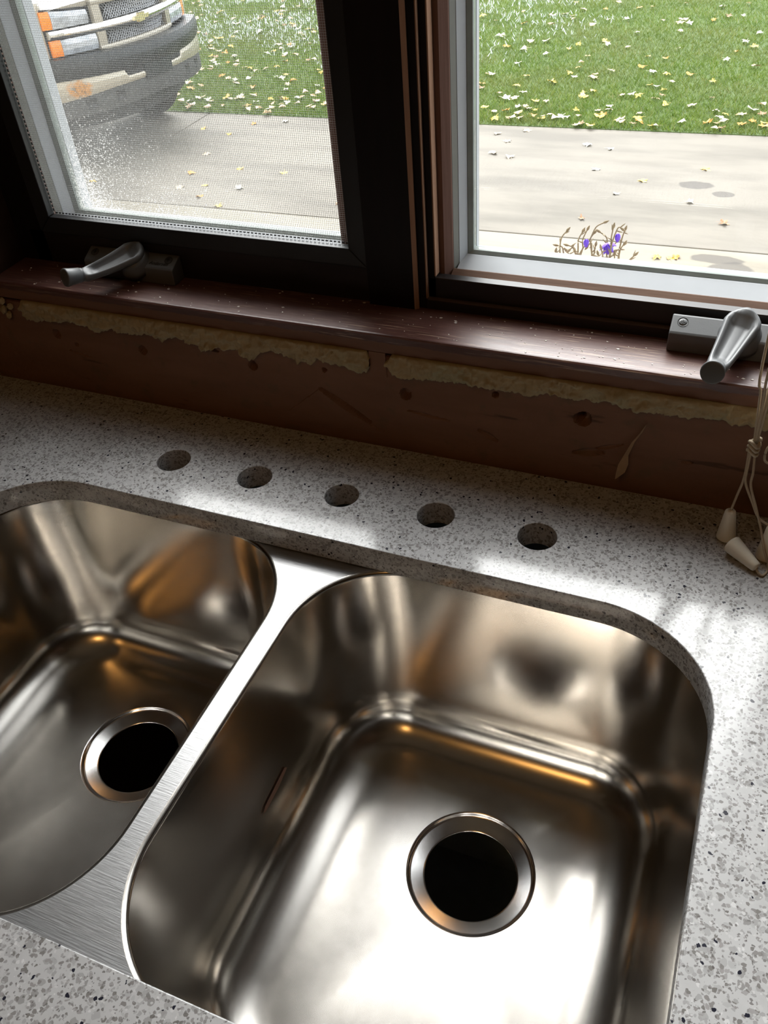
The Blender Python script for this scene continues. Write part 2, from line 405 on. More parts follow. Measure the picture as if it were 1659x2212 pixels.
# stripped backer board below the sill, with nail holes and a lifted layer
def build_board():
    x0, x1, z0, z1 = WX0-0.05, WX1+0.05, -0.03, 0.112
    nx, nz = 860, 124
    X, Z = np.meshgrid(np.linspace(x0, x1, nx), np.linspace(z0, z1, nz))
    Y = -0.0012*fbm(X*30, Z*60)-0.0006*fbm(X*160, Z*160)
    for (u, v, r) in ((122, 722, .0042), (308, 757, .0042), (546, 790, .0042), (700, 800, .002), (876, 852, .0048), (1070, 853, .0025), (1260, 906, .0058), (165, 745, .002), (1250, 905, .004)):
        p = on_y(u, v, 0.0); d = np.hypot(X-p[0], (Z-p[2])*0.9)
        Y += 0.008*np.clip((1.3-d/r)*1.6, 0, 1)**0.6
    # wedge-shaped lifted layer and long gouges
    def gouge(p, q, w, dep):
        a = on_y(*p, 0.0); b = on_y(*q, 0.0); ax, az, bx, bz = a[0], a[2], b[0], b[2]
        t = np.clip(((X-ax)*(bx-ax)+(Z-az)*(bz-az))/((bx-ax)**2+(bz-az)**2), 0, 1)
        d = np.hypot(X-(ax+t*(bx-ax)), Z-(az+t*(bz-az)))
        return dep*np.clip(1.3-d/(w*(0.35+0.65*np.sin(np.pi*np.clip(t, .05, .95)))), 0, 1)
    for p, q, w, dep in (((692, 840), (800, 912), .0034, .0045), ((880, 887), (970, 910), .0016, .002), ((1035, 930), (1072, 952), .003, .0025), ((1240, 978), (1302, 978), .004, .004), ((1285, 970), (1345, 962), .002, .002), ((150, 757), (205, 775), .0014, .002), ((1475, 998), (1495, 1000), .002, .002), ((430, 745), (470, 760), .002, .003)):
        Y += gouge(p, q, w, dep)
    tri = [on_y(u, v, 0.0) for u, v in ((692, 838), (825, 935), (600, 905))]
    s = lambda a, b: (b[0]-a[0])*(Z-a[2])-(b[2]-a[2])*(X-a[0])
    ins = (s(tri[0], tri[1]) < 0) & (s(tri[1], tri[2]) < 0) & (s(tri[2], tri[0]) < 0)
    Y = Y-0.0012*ins
    V = [(a, b+0.0015, c) for a, b, c in zip(X.ravel(), Y.ravel(), Z.ravel())]
    F = [(j*nx+i, j*nx+i+1, (j+1)*nx+i+1, (j+1)*nx+i) for j in range(nz-1) for i in range(nx-1)]
    V += boxv(x0, x1, 0.010, 0.022, z0, z1)[0]; b = nx*nz
    F += [(b+2, b+3, b+7, b+6)]
    # rim strips joining the face to its back
    bot = list(range(nx)); top = [(nz-1)*nx+i for i in range(nx)]
    F += [tuple(bot[::-1])+(b+3, b+2), tuple(top)+(b+6, b+7)]
    return mk('backer_board', V, F, 'board', wall, smooth=False)
build_board()

# cream filler strips squeezed under the sill
K1, K2, K3 = 2.765, 2.765, 3.2593
L_bot = [(30+0, 665)]+[(x/K1, 480+y/K1) for x, y in ((130, 580), (200, 592), (300, 585), (420, 590), (500, 615), (545, 640), (580, 665), (610, 650), (650, 643), (740, 655), (820, 675), (870, 668), (920, 682), (960, 690), (980, 718), (1005, 690), (1060, 690), (1120, 712), (1170, 730), (1215, 762), (1310, 750), (1420, 768), (1460, 800), (1490, 826), (1538, 803), (1560, 768), (1659, 775))]
L_bot += [(600+x/K2, 600+y/K2) for x, y in ((30, 455), (60, 470), (110, 505), (210, 515), (235, 480), (310, 500), (350, 512), (380, 532), (430, 540), (490, 572), (515, 558), (552, 568))]
L_top = [(30, 640)]+[(x/K1, 480+y/K1) for x, y in ((120, 448), (250, 465), (400, 490), (700, 545), (1000, 597), (1300, 635), (1659, 685))]+[(600+x/K2, 600+y/K2) for x, y in ((180, 375), (330, 392), (390, 385), (430, 410), (552, 430))]
R_bot = [(600+x/K2, 600+y/K2) for x, y in ((640, 560), (670, 580), (740, 595), (860, 605), (1000, 620), (1130, 635), (1220, 650), (1310, 670), (1400, 682), (1500, 692))]+[(1150+x/K3, 600+y/K3) for x, y in ((0, 815), (130, 825), (300, 860), (450, 875), (600, 895), (750, 940), (900, 950), (1050, 970), (1150, 990), (1300, 1005), (1400, 1030), (1520, 1040), (1659, 1062))]+[(1800, 950)]
R_top = [(600+x/K2, 600+y/K2) for x, y in ((640, 455), (900, 485), (1200, 525))]+[(1150+x/K3, 600+y/K3) for x, y in ((0, 680), (300, 725), (700, 785), (1100, 835), (1560, 910), (1659, 927))]+[(1800, 905)]
def build_foam(top, bot, jag):
    T = np.array([on_y(u, v, -0.004) for u, v in top]); B = np.array([on_y(u, v, -0.004) for u, v in bot])
    xa = max(T[:, 0].min(), B[:, 0].min()); xb = min(T[:, 0].max(), B[:, 0].max())
    n, m = int((xb-xa)/0.0012), 16
    xs = np.linspace(xa, xb, n)
    o = np.argsort(T[:, 0]); zt = np.interp(xs, T[o, 0], T[o, 2]); o = np.argsort(B[:, 0]); zb = np.interp(xs, B[o, 0], B[o, 2])
    zt = np.minimum(zt+0.0012*(fbm(xs*260, xs*0+3)-0.5), 0.1166); zb = zb+jag*(fbm(xs*330, xs*0+9, 3)-0.5)
    fz = np.clip((xs-xa)/0.006, 0.25, 1)*np.clip((xb-xs)/0.003, 0.35, 1)
    mid = (zt+zb)/2; zt = mid+(zt-mid)*fz; zb = mid+(zb-mid)*fz
    tt = np.linspace(0, 1, m); X = np.repeat(xs[None], m, 0); Z = zb[None]+(zt-zb)[None]*tt[:, None]
    bul = np.sin(np.pi*np.clip(tt*0.86+0.09, 0, 1))**0.6
    Y = -(0.0035+0.0030*bul[:, None])-0.0100*(fbm(X*95, Z*120)-0.45)-0.0055*(fbm(X*300, Z*300, 3)-0.5)
    Y = np.minimum(Y, -0.0012)
    V = [(a, b, c) for a, b, c in zip(X.ravel(), Y.ravel(), Z.ravel())]
    F = [(j*n+i, j*n+i+1, (j+1)*n+i+1, (j+1)*n+i) for j in range(m-1) for i in range(n-1)]
    k = len(V); V += [(x, 0.0, z) for x, z in zip(xs, zb)]+[(x, 0.0, z) for x, z in zip(xs, zt)]
    F += [(k+i, k+i+1, i+1, i) for i in range(n-1)]+[((m-1)*n+i, (m-1)*n+i+1, k+n+i+1, k+n+i) for i in range(n-1)]
    o = mk('filler_strip', V, F, 'foam', wall, smooth=True)
    return o
build_foam(L_top, L_bot, 0.005); build_foam(R_top, R_bot, 0.0045)
sh = on_y(816, 780, 0.0)
box('wood_shim', sh[0]-0.009, sh[0]+0.009, -0.0008, 0.02, 0.088, 0.1165, 'board', wall)
# broken corner of plaster at the left end
for k, (u, v, r) in enumerate(((8, 668, .006), (20, 680, .005), (4, 650, .0045), (22, 662, .004))):
    p = on_y(u, v, -0.003); pr = [(0.2*r, -0.6*r), (0.8*r, -0.3*r), (r, 0.1*r), (0.5*r, 0.5*r)]
    o = mk('plaster_crumb', *lathe(pr, p, (0.3*k-.4, -1, .5), 7), 'foam', wall)
# torn paper strip hanging from the board
def paper():
    path = [(1396, 918), (1385, 935), (1368, 955), (1352, 985), (1346, 1005), (1340, 1022), (1330, 1034)]
    wid = [.0005, .0010, .0014, .0022, .0046, .0040, .0006]; lift = [0, -.001, -.003, -.006, -.010, -.014, -.017]
    A, B = [], []
    for (u, v), w, l in zip(path, wid, lift):
        p = on_y(u, v, -0.0015+l); A.append((p[0]-w, p[1]-0.001, p[2])); B.append((p[0]+w, p[1], p[2]+w*.4))
    V = A+B+[(a[0], a[1]+.0006, a[2]) for a in A]+[(b[0], b[1]+.0006, b[2]) for b in B]; n = len(A); F = []
    for i in range(n-1):
        F += [(i, i+1, n+i+1, n+i), (2*n+i, 3*n+i, 3*n+i+1, 2*n+i+1), (i, 2*n+i, 2*n+i+1, i+1), (n+i, n+i+1, 3*n+i+1, 3*n+i)]
    mk('torn_paper_strip', V, F, 'paper', wall)
paper()

# window stool (sill)
sill = mk('trim_1', *prism([(-0.001, 0.1172), (-0.001, 0.1352), (0.0004, 0.1366), (0.002, 0.137), (0.066, 0.137), (0.066, 0.1172)], WX0-0.04, WX1+0.04, 'x'), 'sill')
tag(sill, 'worn dark brown wooden window sill above the counter', 'window sill', kind=s_)
sill.data.transform(Matrix.Translation((0, 0, -0.0198))); sill.location.z += 0.0198
# side casings of the window recess
for nm, x0, x1, lb in (('trim_2', WX0-0.05, WX0, 'left'), ('trim_3', WX1, WX1+0.05, 'right')):
    tag(box(nm, x0, x1, -0.004, 0.10, 0.1371, WZ1+0.05, 'jamb', bev=0.001), 'dark brown casing at the %s end of the window sill' % lb, 'window casing', kind=s_)
tag(box('trim_4', WX0, WX1, -0.004, 0.10, WZ1, WZ1+0.05, 'jamb', bev=0.001), 'dark brown head casing above both windows', 'window casing', kind=s_)
# mullion between the two windows
mul = mk('trim_5', *prism([(-0.0184, 0.056), (0.0318, 0.056), (0.0354, 0.0585), (0.0354, 0.100), (-0.0184, 0.100)], 0.1371, WZ1-0.0005, 'z'), 'frame')
ar = mk('highlight_arris', *prism([(0.0316, 0.0557), (0.03552, 0.0584), (0.03552, 0.0598), (0.0330, 0.0580)], 0.1372, WZ1-0.001, 'z'), 'edge', mul)  # pale strip paints the highlight along the mullion chamfer
tag(mul, 'nearly black wooden mullion post between the two windows', 'mullion', kind=s_)

# ================================================================== WINDOWS
def mirror2(poly, c, k):   # mirror a 2D profile about c in coordinate k
    return [(2*c-p[0], p[1]) if k == 0 else (p[0], 2*c-p[1]) for p in poly]
def build_window(name, x0, label, sash_in, screened):
    x1 = x0+0.4588; xc = (x0+x1)/2; zc = (0.1372+WZ1-0.0006)/2
    z0, z1 = 0.1372, WZ1-0.0006
    w = tag(empty(name, (xc, 0.08, z0)), label, 'window', kind=s_)
    def vert(nm, poly, mat, zz=(z0, z1), both=True):
        P = [(x0+a, b) for a, b in poly]
        mk(nm, *prism(P, zz[0], zz[1], 'z'), mat, w)
        if both: mk(nm, *prism(mirror2(P, xc, 0), zz[0], zz[1], 'z'), mat, w)
    def hori(nm, poly, mat, xx, both=True):
        P = [(a, z0+b) for a, b in poly]
        mk(nm, *prism(P, xx[0], xx[1], 'x'), mat, w)
        if both: mk(nm, *prism(mirror2(P, zc, 1), xx[0], xx[1], 'x'), mat, w)
    if screened:
        vert('frame_jamb', [(0, .0615), (.0425, .0615), (.0425, .0725), (.0215, .0725), (.0215, .16), (0, .16)], 'frame', both=False)
        mk('frame_jamb', *prism([(x1, .0725), (x1-.0165, .0725), (x1-.0165, .16), (x1, .16)], z0, z1, 'z'), 'frame', w)
        hori('frame_rail', [(.0615, 0), (.0615, .0380), (.0725, .0380), (.0725, .0250), (.16, .0250), (.16, 0)], 'frame_h', (x0+.0217, x1-.0002))
    else:
        vert('frame_jamb', [(0, .0615), (.0075, .0615), (.0080, .0652), (.0085, .067), (.0155, .067), (.0155, .0765), (.0135, .0772), (.0135, .16), (0, .16)], 'frame')
        hori('frame_rail', [(.0615, 0), (.0615, .0100), (.0652, .0108), (.067, .0112), (.067, .0310), (.0675, .0318), (.0775, .0318), (.0775, .0230), (.16, .0230), (.16, 0)], 'frame_h', (x0+.0076, x1-.0076))
        hori('highlight_arris', [(.0612, .0096), (.0612, .0104), (.0655, .0112), (.0655, .0105)], 'edge_h', (x0+.0085, x1-.0085))  # lighter strip paints the light caught by the rail ledge
        # light arrises on the jamb steps, edge highlight put into the wood colour
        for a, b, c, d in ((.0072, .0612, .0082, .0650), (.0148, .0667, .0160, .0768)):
            vert('highlight_arris', [(a, b), (c, b), (c+.0004, d), (a+.0003, d)], 'edge', (z0+.0335 if a > .01 else z0+.0113, z1-.034))
    s = sash_in
    e = 0.0225 if screened else 0.0
    # sash wood, glazing bead, gasket, glass
    def sash_v(nm, poly, mat, both=True):
        vert(nm, [(a+s, b) for a, b in poly], mat, (z0+.0232+(.002 if screened else 0), z1-.0252), both)
    sash_v('sash_stile', [(.0140, .0790), (.0212, .0790), (.0268, .0885), (.0270, .0905), (.0140, .0905)], 'sash')
    sash_v('gasket_strip', [(.0140, .0907), (.0272, .0907), (.0298, .0995), (.0140, .0995)], 'gasket')
    sash_v('glazing_bead', [(.0140, .0997), (.0302, .0997), (.0338, .1150), (.0140, .1150)], 'vinyl')
    sash_v('pane_spacer', [(.0140, .1152), (.0345, .1152), (.0390, .1180), (.0390, .1275), (.0140, .1275)], 'spacer')
    sash_v('outer_bead', [(.0140, .1277), (.0395, .1277), (.0365, .1450), (.0140, .1450)], 'vinyl')
    xx = (x0+.0142+s, x1-.0142-s)
    k = .0232+(.002 if screened else 0)
    hori('sash_rail', [(.0792, k), (.0792, .0285), (.0815, .0296), (.0885, .0330), (.0905, .0325), (.0905, k)], 'sash_h', (xx[0]+.013, xx[1]-.013))
    hori('glazing_bead', [(.0907, k), (.0907, .0322), (.1130, .0378), (.1150, .0378), (.1150, k)], 'vinyl', (xx[0]+.016, xx[1]-.016))
    hori('pane_spacer', [(.1152, k), (.1152, .0382), (.1180, .0412), (.1275, .0412), (.1275, k)], 'spacer', (xx[0]+.0205, xx[1]-.0205))
    hori('outer_bead', [(.1277, k), (.1277, .0395), (.1450, .0340), (.1450, k)], 'vinyl', (xx[0]+.02, xx[1]-.02))
    g = box('glass_pane', x0+.0395+s, x1-.0395-s, .1205, .1245, z0+.0415, z1-.0415, None, w)
    g.data.materials.append(MAT['glass_dirty' if screened else 'glass'])
    gv = Vector(w.location); g.data.transform(Matrix.Translation(gv)); g.location = -gv     # keep the speckle in room measure
    return w
build_window('window_1', -0.4775, 'left casement window behind the insect screen, truck seen through it', 0.0145, True)
build_window('window_2', 0.0356, 'right casement window without screen, lawn and flowers seen through it', 0.0, False)
# corner grime in the clear window
# insect screen
scr = tag(empty('insect_screen', (-0.227, 0.063, 0.1755)), 'black framed insect screen filling the left window', 'insect screen')
SX0, SX1, SZ0, SZ1, SW = -0.4345, -0.0190, 0.1757, WZ1-0.040, 0.0187
fr_y = (0.0578, 0.0683)
def rail(name, pts, ax):
    o = mk(name, *pts, 'screen_frame', scr); bevel_obj(o, 0.0008, 2); return o
def mitre(name, quad):
    V = [(x, fr_y[0], z) for x, z in quad]+[(x, fr_y[1], z) for x, z in quad]
    rail(name, (V, [(0, 1, 2, 3), (7, 6, 5, 4), (0, 4, 5, 1), (1, 5, 6, 2), (2, 6, 7, 3), (3, 7, 4, 0)]), 'x')
g_ = 0.00025
mitre('screen_rail', [(SX0+g_, SZ0), (SX1-g_, SZ0), (SX1-SW-g_, SZ0+SW), (SX0+SW+g_, SZ0+SW)])
mitre('screen_rail', [(SX0+SW+g_, SZ1-SW), (SX1-SW-g_, SZ1-SW), (SX1-g_, SZ1), (SX0+g_, SZ1)])
mitre('screen_stile', [(SX0, SZ0+g_), (SX0+SW, SZ0+SW+g_), (SX0+SW, SZ1-SW-g_), (SX0, SZ1-g_)])
mitre('screen_stile', [(SX1-SW, SZ0+SW+g_), (SX1, SZ0+g_), (SX1, SZ1-g_), (SX1-SW, SZ1-SW-g_)])
ix0, ix1, iz0, iz1 = SX0+SW, SX1-SW, SZ0+SW, SZ1-SW
parts = []; wr = 0.00010; pitch = 0.0021
def wire(a, b, off):
    if a[0] == b[0]: q = [(a[0]-wr, off-wr), (a[0]+wr, off-wr), (a[0]+wr, off+wr), (a[0]-wr, off+wr)]; v, f = prism(q, a[1], b[1], 'z')
    else: q = [(off-wr, a[1]-wr), (off+wr, a[1]-wr), (off+wr, a[1]+wr), (off-wr, a[1]+wr)]; v, f = prism(q, a[0], b[0], 'x')
    return v, f[:4]
x = ix0+pitch/2
while x < ix1: parts.append(wire((x, iz0), (x, iz1), 0.0676)); x += pitch
z = iz0+pitch/2
while z < iz1: parts.append(wire((ix0, z), (ix1, z), 0.0680)); z += pitch
tag(mk('screen_mesh', *join(parts), 'wire', scr), kind='stuff')
parts = []
x = ix0+.004
while x < ix1-.002: parts.append(boxv(x, x+.0026, .0664, .0673, iz0+.0014, iz0+.0026)); x += .0046
z = iz0+.004
while z < iz1: parts.append(boxv(ix0+.0014, ix0+.0026, .0664, .0673, z, z+.0026)); z += .0046
tag(mk('screen_spline', *join(parts), 'spline', scr), kind='stuff')

# ================================================================== COUNTERTOP
HOLE_Y, HOLE_R = -0.0916, 0.0186
CUT = rrect(0.0005, -0.358, 0.3785, 0.202, 0.105, 0.098)
holes = [CUT]
for i in range(5):
    r = HOLE_R*(0.955 if i == 2 else 1.0)
    holes.append([((i-2)*0.1016+r*math.cos(2*math.pi*k/56), HOLE_Y+r*math.sin(2*math.pi*k/56)) for k in range(56)])
CT = 0.0275
outer = [(-1.25, -0.645), (1.25, -0.645), (1.25, -0.0015), (-1.25, -0.0015)]
ct = curve_plate('countertop', outer, holes, 0.0, CT, 'quartz', None, 0.0009)
tag(ct, 'white and grey speckled quartz countertop with five faucet holes', 'countertop')

# ================================================================== SINK
DZ = -CT-0.0008       # deck level
sink = tag(empty('double_sink', (0, -0.356, DZ-0.23)), 'brushed stainless steel double bowl sink under the countertop', 'sink')
BOWLS = [(0.1945, -0.3565, 0.1850, 0.2060, (0.204, -0.305)), (-0.1955, -0.3565, 0.1800, 0.2060, (-0.186, -0.302))]
RA, RB = 0.092, 0.098
RIM = 0.0045
deck_holes = [rrect(cx, cy, a+RIM, b+RIM, RA+RIM, RB+RIM) for cx, cy, a, b, d in BOWLS]
curve_plate('sink_deck', rrect(0, -0.358, 0.405, 0.225, 0.03, 0.03), deck_holes, DZ, 0.0012, 'deck_steel', sink)
FZ = -0.247
COVE, COVE_X, DRAFT = 0.044, 0.062, 0.012
def build_bowl(cx, cy, a, b, dr):
    rings = []
    def ring(ins, z, iy=None):
        iy = ins if iy is None else iy
        return [(x, y, z) for x, y in rrect(cx, cy, a-ins, b-iy, max(RA-ins, .014), max(RB-iy, .014))]
    for k in range(7):       # rolled rim
        t = math.radians(90*k/6); rings.append(ring(-RIM*(1-math.sin(t)), DZ-RIM*(1-math.cos(t))))
    ztop, zbot = DZ-RIM, FZ+COVE
    for k in range(1, 14):
        t = k/13; rings.append(ring(DRAFT*t, ztop+(zbot-ztop)*t))
    for k in range(1, 17):
        t = math.radians(90*k/16); rings.append(ring(DRAFT+COVE_X*(1-math.cos(t)), zbot-COVE*math.sin(t), DRAFT+COVE*(1-math.cos(t))))
    edge = rings[-1]; RD = 0.0625
    circ = []
    for x, y, z in edge:
        t = math.atan2(y-dr[1], x-dr[0]); circ.append((dr[0]+RD*math.cos(t), dr[1]+RD*math.sin(t)))
    for k in range(1, 15):
        t = k/14; drop = 0.0052*(t**1.4)
        rings.append([(e[0]+(c[0]-e[0])*t, e[1]+(c[1]-e[1])*t, FZ-drop) for e, c in zip(edge, circ)])
    V, F = loft(rings, False, False)
    bowl = mk('sink_bowl', V, F, 'bowl_steel', sink, smooth=True)
    fz = FZ-0.0052
    prof = [(0.0625, 0.0), (0.0614, -0.0003), (0.0606, -0.0012), (0.0598, -0.0028), (0.0588, -0.0036), (0.0575, -0.0039), (0.0500, -0.0062), (0.0462, -0.0072), (0.0450, -0.0076), (0.0446, -0.0082), (0.0448, -0.0090), (0.0470, -0.0092)]
    d = mk('drain_flange', *lathe(prof, (dr[0], dr[1], fz), (0, 0, 1), 96, False, False), 'drain_steel', sink, smooth=True)
for Bw in BOWLS: build_bowl(*Bw)
MAT['scratch'] = plain('brown_drip_mark', (0.16, 0.08, 0.05), 0.5)
def on_x(u, v, x):
    d = _ray(u, v); return CAM + d*(x-CAM[0])/d[0]
mark = [on_x(u, v, 0.0225) for u, v in ((620, 1660), (625, 1659), (606, 1702), (582, 1748), (573, 1762), (578, 1744), (600, 1700))]
mark = [(0.0100+0.012*min(1, max(0, (-p[2]-0.033)/0.17))+.0006, p[1], p[2]) for p in mark]
nm_ = len(mark)
mk('drip_mark', mark+[(x+.0003, y, z) for x, y, z in mark], [tuple(range(nm_)), tuple(range(2*nm_-1, nm_-1, -1))]+[(i, (i+1) % nm_, nm_+(i+1) % nm_, nm_+i) for i in range(nm_)], 'scratch', sink)

# base cabinet carrying the counter
cab = tag(empty('base_cabinet', (0, -0.32, FLOOR_Z)), 'dark wooden base cabinet under the sink, seen through the drain holes', 'cabinet')
for x in (-1.23, -0.47, 0.45, 1.21): box('side_panel', x, x+0.02, -0.60, -0.02, FLOOR_Z+0.1, -CT-0.0005, 'cabinet', cab)
box('bottom_panel', -1.23, 1.23, -0.60, -0.02, FLOOR_Z+0.08, FLOOR_Z+0.10, 'cabinet_in', cab)
box('toe_kick', -1.23, 1.23, -0.54, -0.52, FLOOR_Z, FLOOR_Z+0.08, 'cabinet', cab)
for x0, x1 in ((-1.23, -0.455), (0.455, 1.23)):
    d = box('cabinet_door', x0, x1, -0.62, -0.601, FLOOR_Z+0.1, -CT-0.03, 'cabinet', cab, 0.002)
box('back_panel', -1.23, 1.23, -0.02, -0.012, FLOOR_Z, -CT-0.0005, 'cabinet_in', cab)

# ================================================================== CRANKS
def build_crank(x0, A, B, Kn, label, printed):
    t = tag(empty('window_crank', (x0+0.06, 0.05, 0.1371)), label, 'window crank', 'window cranks on the sill')
    hb = mk('crank_housing', *prism([(.0612, .1372), (.0612, .1640), (.0580, .1640), (.0425, .1562), (.0405, .1545), (.0400, .1372)], x0, x0+0.120, 'x'), 'crank', t); bevel_obj(hb, 0.0012, 3)
    n = Vector((0, -(.1640-.1562), (.0580-.0425))).normalized()      # normal of the sloped top
    def top(x, f):   # point on the sloped top, f 0 at the back, 1 at the front
        return Vector((x, .0580-.0155*f, .1640-.0078*f))
    for xs in (x0+.010, x0+.110):
        c = top(xs, .38)
        mk('screw_recess', *lathe([(.0050, -.0004), (.0048, .00035), (.0040, .00010), (.0038, -.0004)], c, n, 20), 'crank_print', t)
        sc = mk('screw', *lathe([(.0036, -.0008), (.0036, .0002), (.0026, .0006), (.0008, .0007)], c, n, 16), 'screw', t)
        d, s, u = frame_of(n)
        parts = []
        for ax, bx in ((s, u), (u, s)):
            P = [c+n*.0006+ax*i*.0021+bx*j*.0004+n*h for h in (0, .0003) for i, j in ((-1, -1), (1, -1), (1, 1), (-1, 1))]
            parts.append(([tuple(p) for p in P], boxv(0, 1, 0, 1, 0, 1)[1]))
        mk('screw_slot', *join(parts), 'crank_print', sc)
    # hub
    hx = A[0]
    h = Vector((0, -.45, .89)).normalized(); hb0 = Vector((hx, .0500, .1530))
    mk('crank_hub', *lathe([(.0205, -.002), (.0198, .003), (.0180, .0070), (.0166, .0100), (.0163, .0135)], hb0, h, 36), 'crank', t, smooth=True)
    # arm: spoon shaped, wide at the hub and narrow at the knob
    A_, B_ = Vector(A), Vector(B); d = (B_-A_).normalized(); side = d.cross(h).normalized(); up = side.cross(d).normalized()
    rings = []; L = (B_-A_).length; R0 = .0160
    ts = [-R0*math.cos(math.radians(a)) for a in (8, 25, 45, 65, 90)]+[L*k/14 for k in range(1, 15)]+[L+.004*k for k in (.5, .85, 1.0)]
    for q in ts:
        f = max(0.0, q/L)
        if q < 0: w = math.sqrt(max(R0*R0-q*q, 1e-8))
        elif q <= L: w = R0+(0.0092-R0)*min(1, f)**0.85
        else: w = 0.0092*math.sqrt(max(0.02, 1-((q-L)/.0042)**2))
        th = .0092-.0020*min(1, f); th *= min(1.0, w/.006)
        c = A_+d*q-up*(0.0015*math.sin(math.pi*min(1, f)))
        ring = []
        for k in range(28):
            a = 2*math.pi*k/28; cx_, sy_ = math.cos(a), math.sin(a)
            y = sy_*th if sy_ < 0 else sy_*th*0.75
            if sy_ > 0:    # hollow of the spoon
                fall = min(1, max(0, (q+R0*.55)/.006))*min(1, max(0, (L*0.97-q)/.010))
                inner = max(0.0, 1-abs(cx_)/0.80)
                y -= fall*min(1, inner*2.2)*th*0.95
            ring.append(c+side*cx_*w+up*y)
        rings.append(ring)
    mk('crank_arm', *loft(rings), 'crank', t, smooth=True)
    Kn_ = Vector(Kn); ax = (Kn_-B_).normalized(); Lk = (Kn_-B_).length
    kb = mk('crank_knob', *lathe([(.0060, 0.003), (.0074, .0034), (.0076, .0050), (.0072, .0056), (.0080, .0062), (.0092, Lk*.75), (.0100, Lk-.0015), (.0098, Lk-.0004), (.0088, Lk), (.0020, Lk-.0003)], B_, ax, 32), 'crank', t, smooth=True)
    bv = kb.data
    if printed:
        Mx = Matrix(((1, 0, 0, 0), (0, (-.0078)*-1/.01735*0+.0155/.01735, n[1], 0), (0, .0078/.01735, n[2], 0), (0, 0, 0, 1)))
        c = top(x0+.0995, .72)+n*.0003; Mt = Matrix.Translation(c) @ Mx
        text_mesh('maker_script', 'Andersen', .0062, 'crank_print', t, Mt, .00012, 0.35)
    # small boxed mark
    bx = x0+(.0760 if printed else .1040); fr = []
    for a0, a1, f0, f1 in ((-.0048, .0048, .44, .48), (-.0048, .0048, .80, .84), (-.0048, -.0043, .44, .84), (.0043, .0048, .44, .84), (-.003, .003, .60, .64), (-.003, -.0024, .55, .72), (-.0003, .0003, .55, .72), (.0024, .003, .55, .72)):
        P = [top(bx+a, f)+n*k for k in (-.0002, .0003) for a, f in ((a0, f0), (a1, f0), (a1, f1), (a0, f1))]
        fr.append(([tuple(p) for p in P], boxv(0, 1, 0, 1, 0, 1)[1]))
    mk('boxed_mark', *join(fr), 'crank_print', t)
    return t
build_crank(-0.3680, (-0.3010, 0.0440, 0.1690), (-0.3335, 0.0000, 0.1605), (-0.3425, -0.0215, 0.1655), 'dark grey window crank with folded handle below the insect screen', True)
build_crank(0.2825, (0.3415, 0.0440, 0.1700), (0.3285, -0.0080, 0.1560), (0.3262, -0.0290, 0.1625), 'grey window crank at the right end of the sill, knob toward the room', False)

# paint flakes and dust on the sill
parts = []
for k in range(170):
    u, v = random.uniform(20, 1640), 0
    xx = random.uniform(-0.46, 0.40); yy = random.uniform(0.003, 0.058); r = random.choice([.0004, .0005, .0006, .0008, .0012])
    a = random.uniform(0, 6.28)
    P = [(xx+r*math.cos(a+q*1.7+random.random()*.4)*(1.6 if q % 2 else .8), yy+r*math.sin(a+q*1.7), .1371) for q in range(4)]
    parts.append((P+[(p[0], p[1], .1374) for p in P], [(0, 1, 2, 3), (4, 5, 6, 7), (0, 1, 5, 4), (1, 2, 6, 5), (2, 3, 7, 6), (3, 0, 4, 7)]))
o = mk('paint_flakes', *join(parts), 'chips'); tag(o, 'tiny white paint flakes scattered on the window sill', 'debris', kind='stuff')

# ================================================================== BLIND CORDS
bl = tag(empty('blind_pull', (0.372, -0.03, 0.0)), 'bundle of beige blind cords with three cream tassels hanging onto the counter', 'blind pull')
kn = on_y(1629, 962, -0.030)
def up_pt(dx, dy, z): return (kn[0]+dx*0.5, kn[1]+dy, z)
for i, (dx, dy) in enumerate(((-.004, 0), (.002, -.003), (.006, .002), (.011, .001))):
    pts = [(kn[0]+dx*.15, kn[1]+dy*.2, kn[2]+.004), (kn[0]-.003+dx*.5, kn[1]+dy*.6, kn[2]+.05), (kn[0]-.006+dx, kn[1]+dy, kn[2]+.11), (kn[0]-.006+dx*1.4, kn[1]+dy, kn[2]+.5), (kn[0]-.006+dx*1.5, kn[1]+dy, WZ1)]
    mk('cord', *tube(smooth_path(pts, 6), .0011, 8), 'cord', bl, smooth=True)
# knot: two wraps
pts = []
for k in range(40):
    a = 2*math.pi*k/13; pts.append((kn[0]+.0042*math.cos(a), kn[1]+.0042*math.sin(a)*.8-.001, kn[2]+.006-.013*k/39+.002*math.sin(a*2)))
mk('knot', *tube(pts, .0016, 8), 'cord', bl, smooth=True)
def tassel(top, axis, L=.034):
    b = Vector(top); ax = Vector(axis).normalized()
    tb = mk('tassel', *lathe([(.0022, -.0008), (.0022, -.0002), (.0038, -.0002), (.0045, .0006), (.0049, .002), (.0086, L-.002), (.0088, L-.0008), (.0080, L), (.001, L-.0002)], b, ax, 28), 'tassel', bl, smooth=False)
    for p in tb.data.polygons: p.use_smooth = True
    return tb
t1 = Vector((0.3655, -0.0415, 0.0325)); tassel(t1, (0.05, -0.05, -1), .031)
p2a = Vector(on_z(1634, 1226, 0.0056)); p2b = Vector(on_z(1592, 1186, 0.0092)); tassel(p2a, p2b-p2a, .031)
t3 = Vector((0.4010, -0.0560, 0.0350)); tassel(t3, (0.03, -0.06, -1))
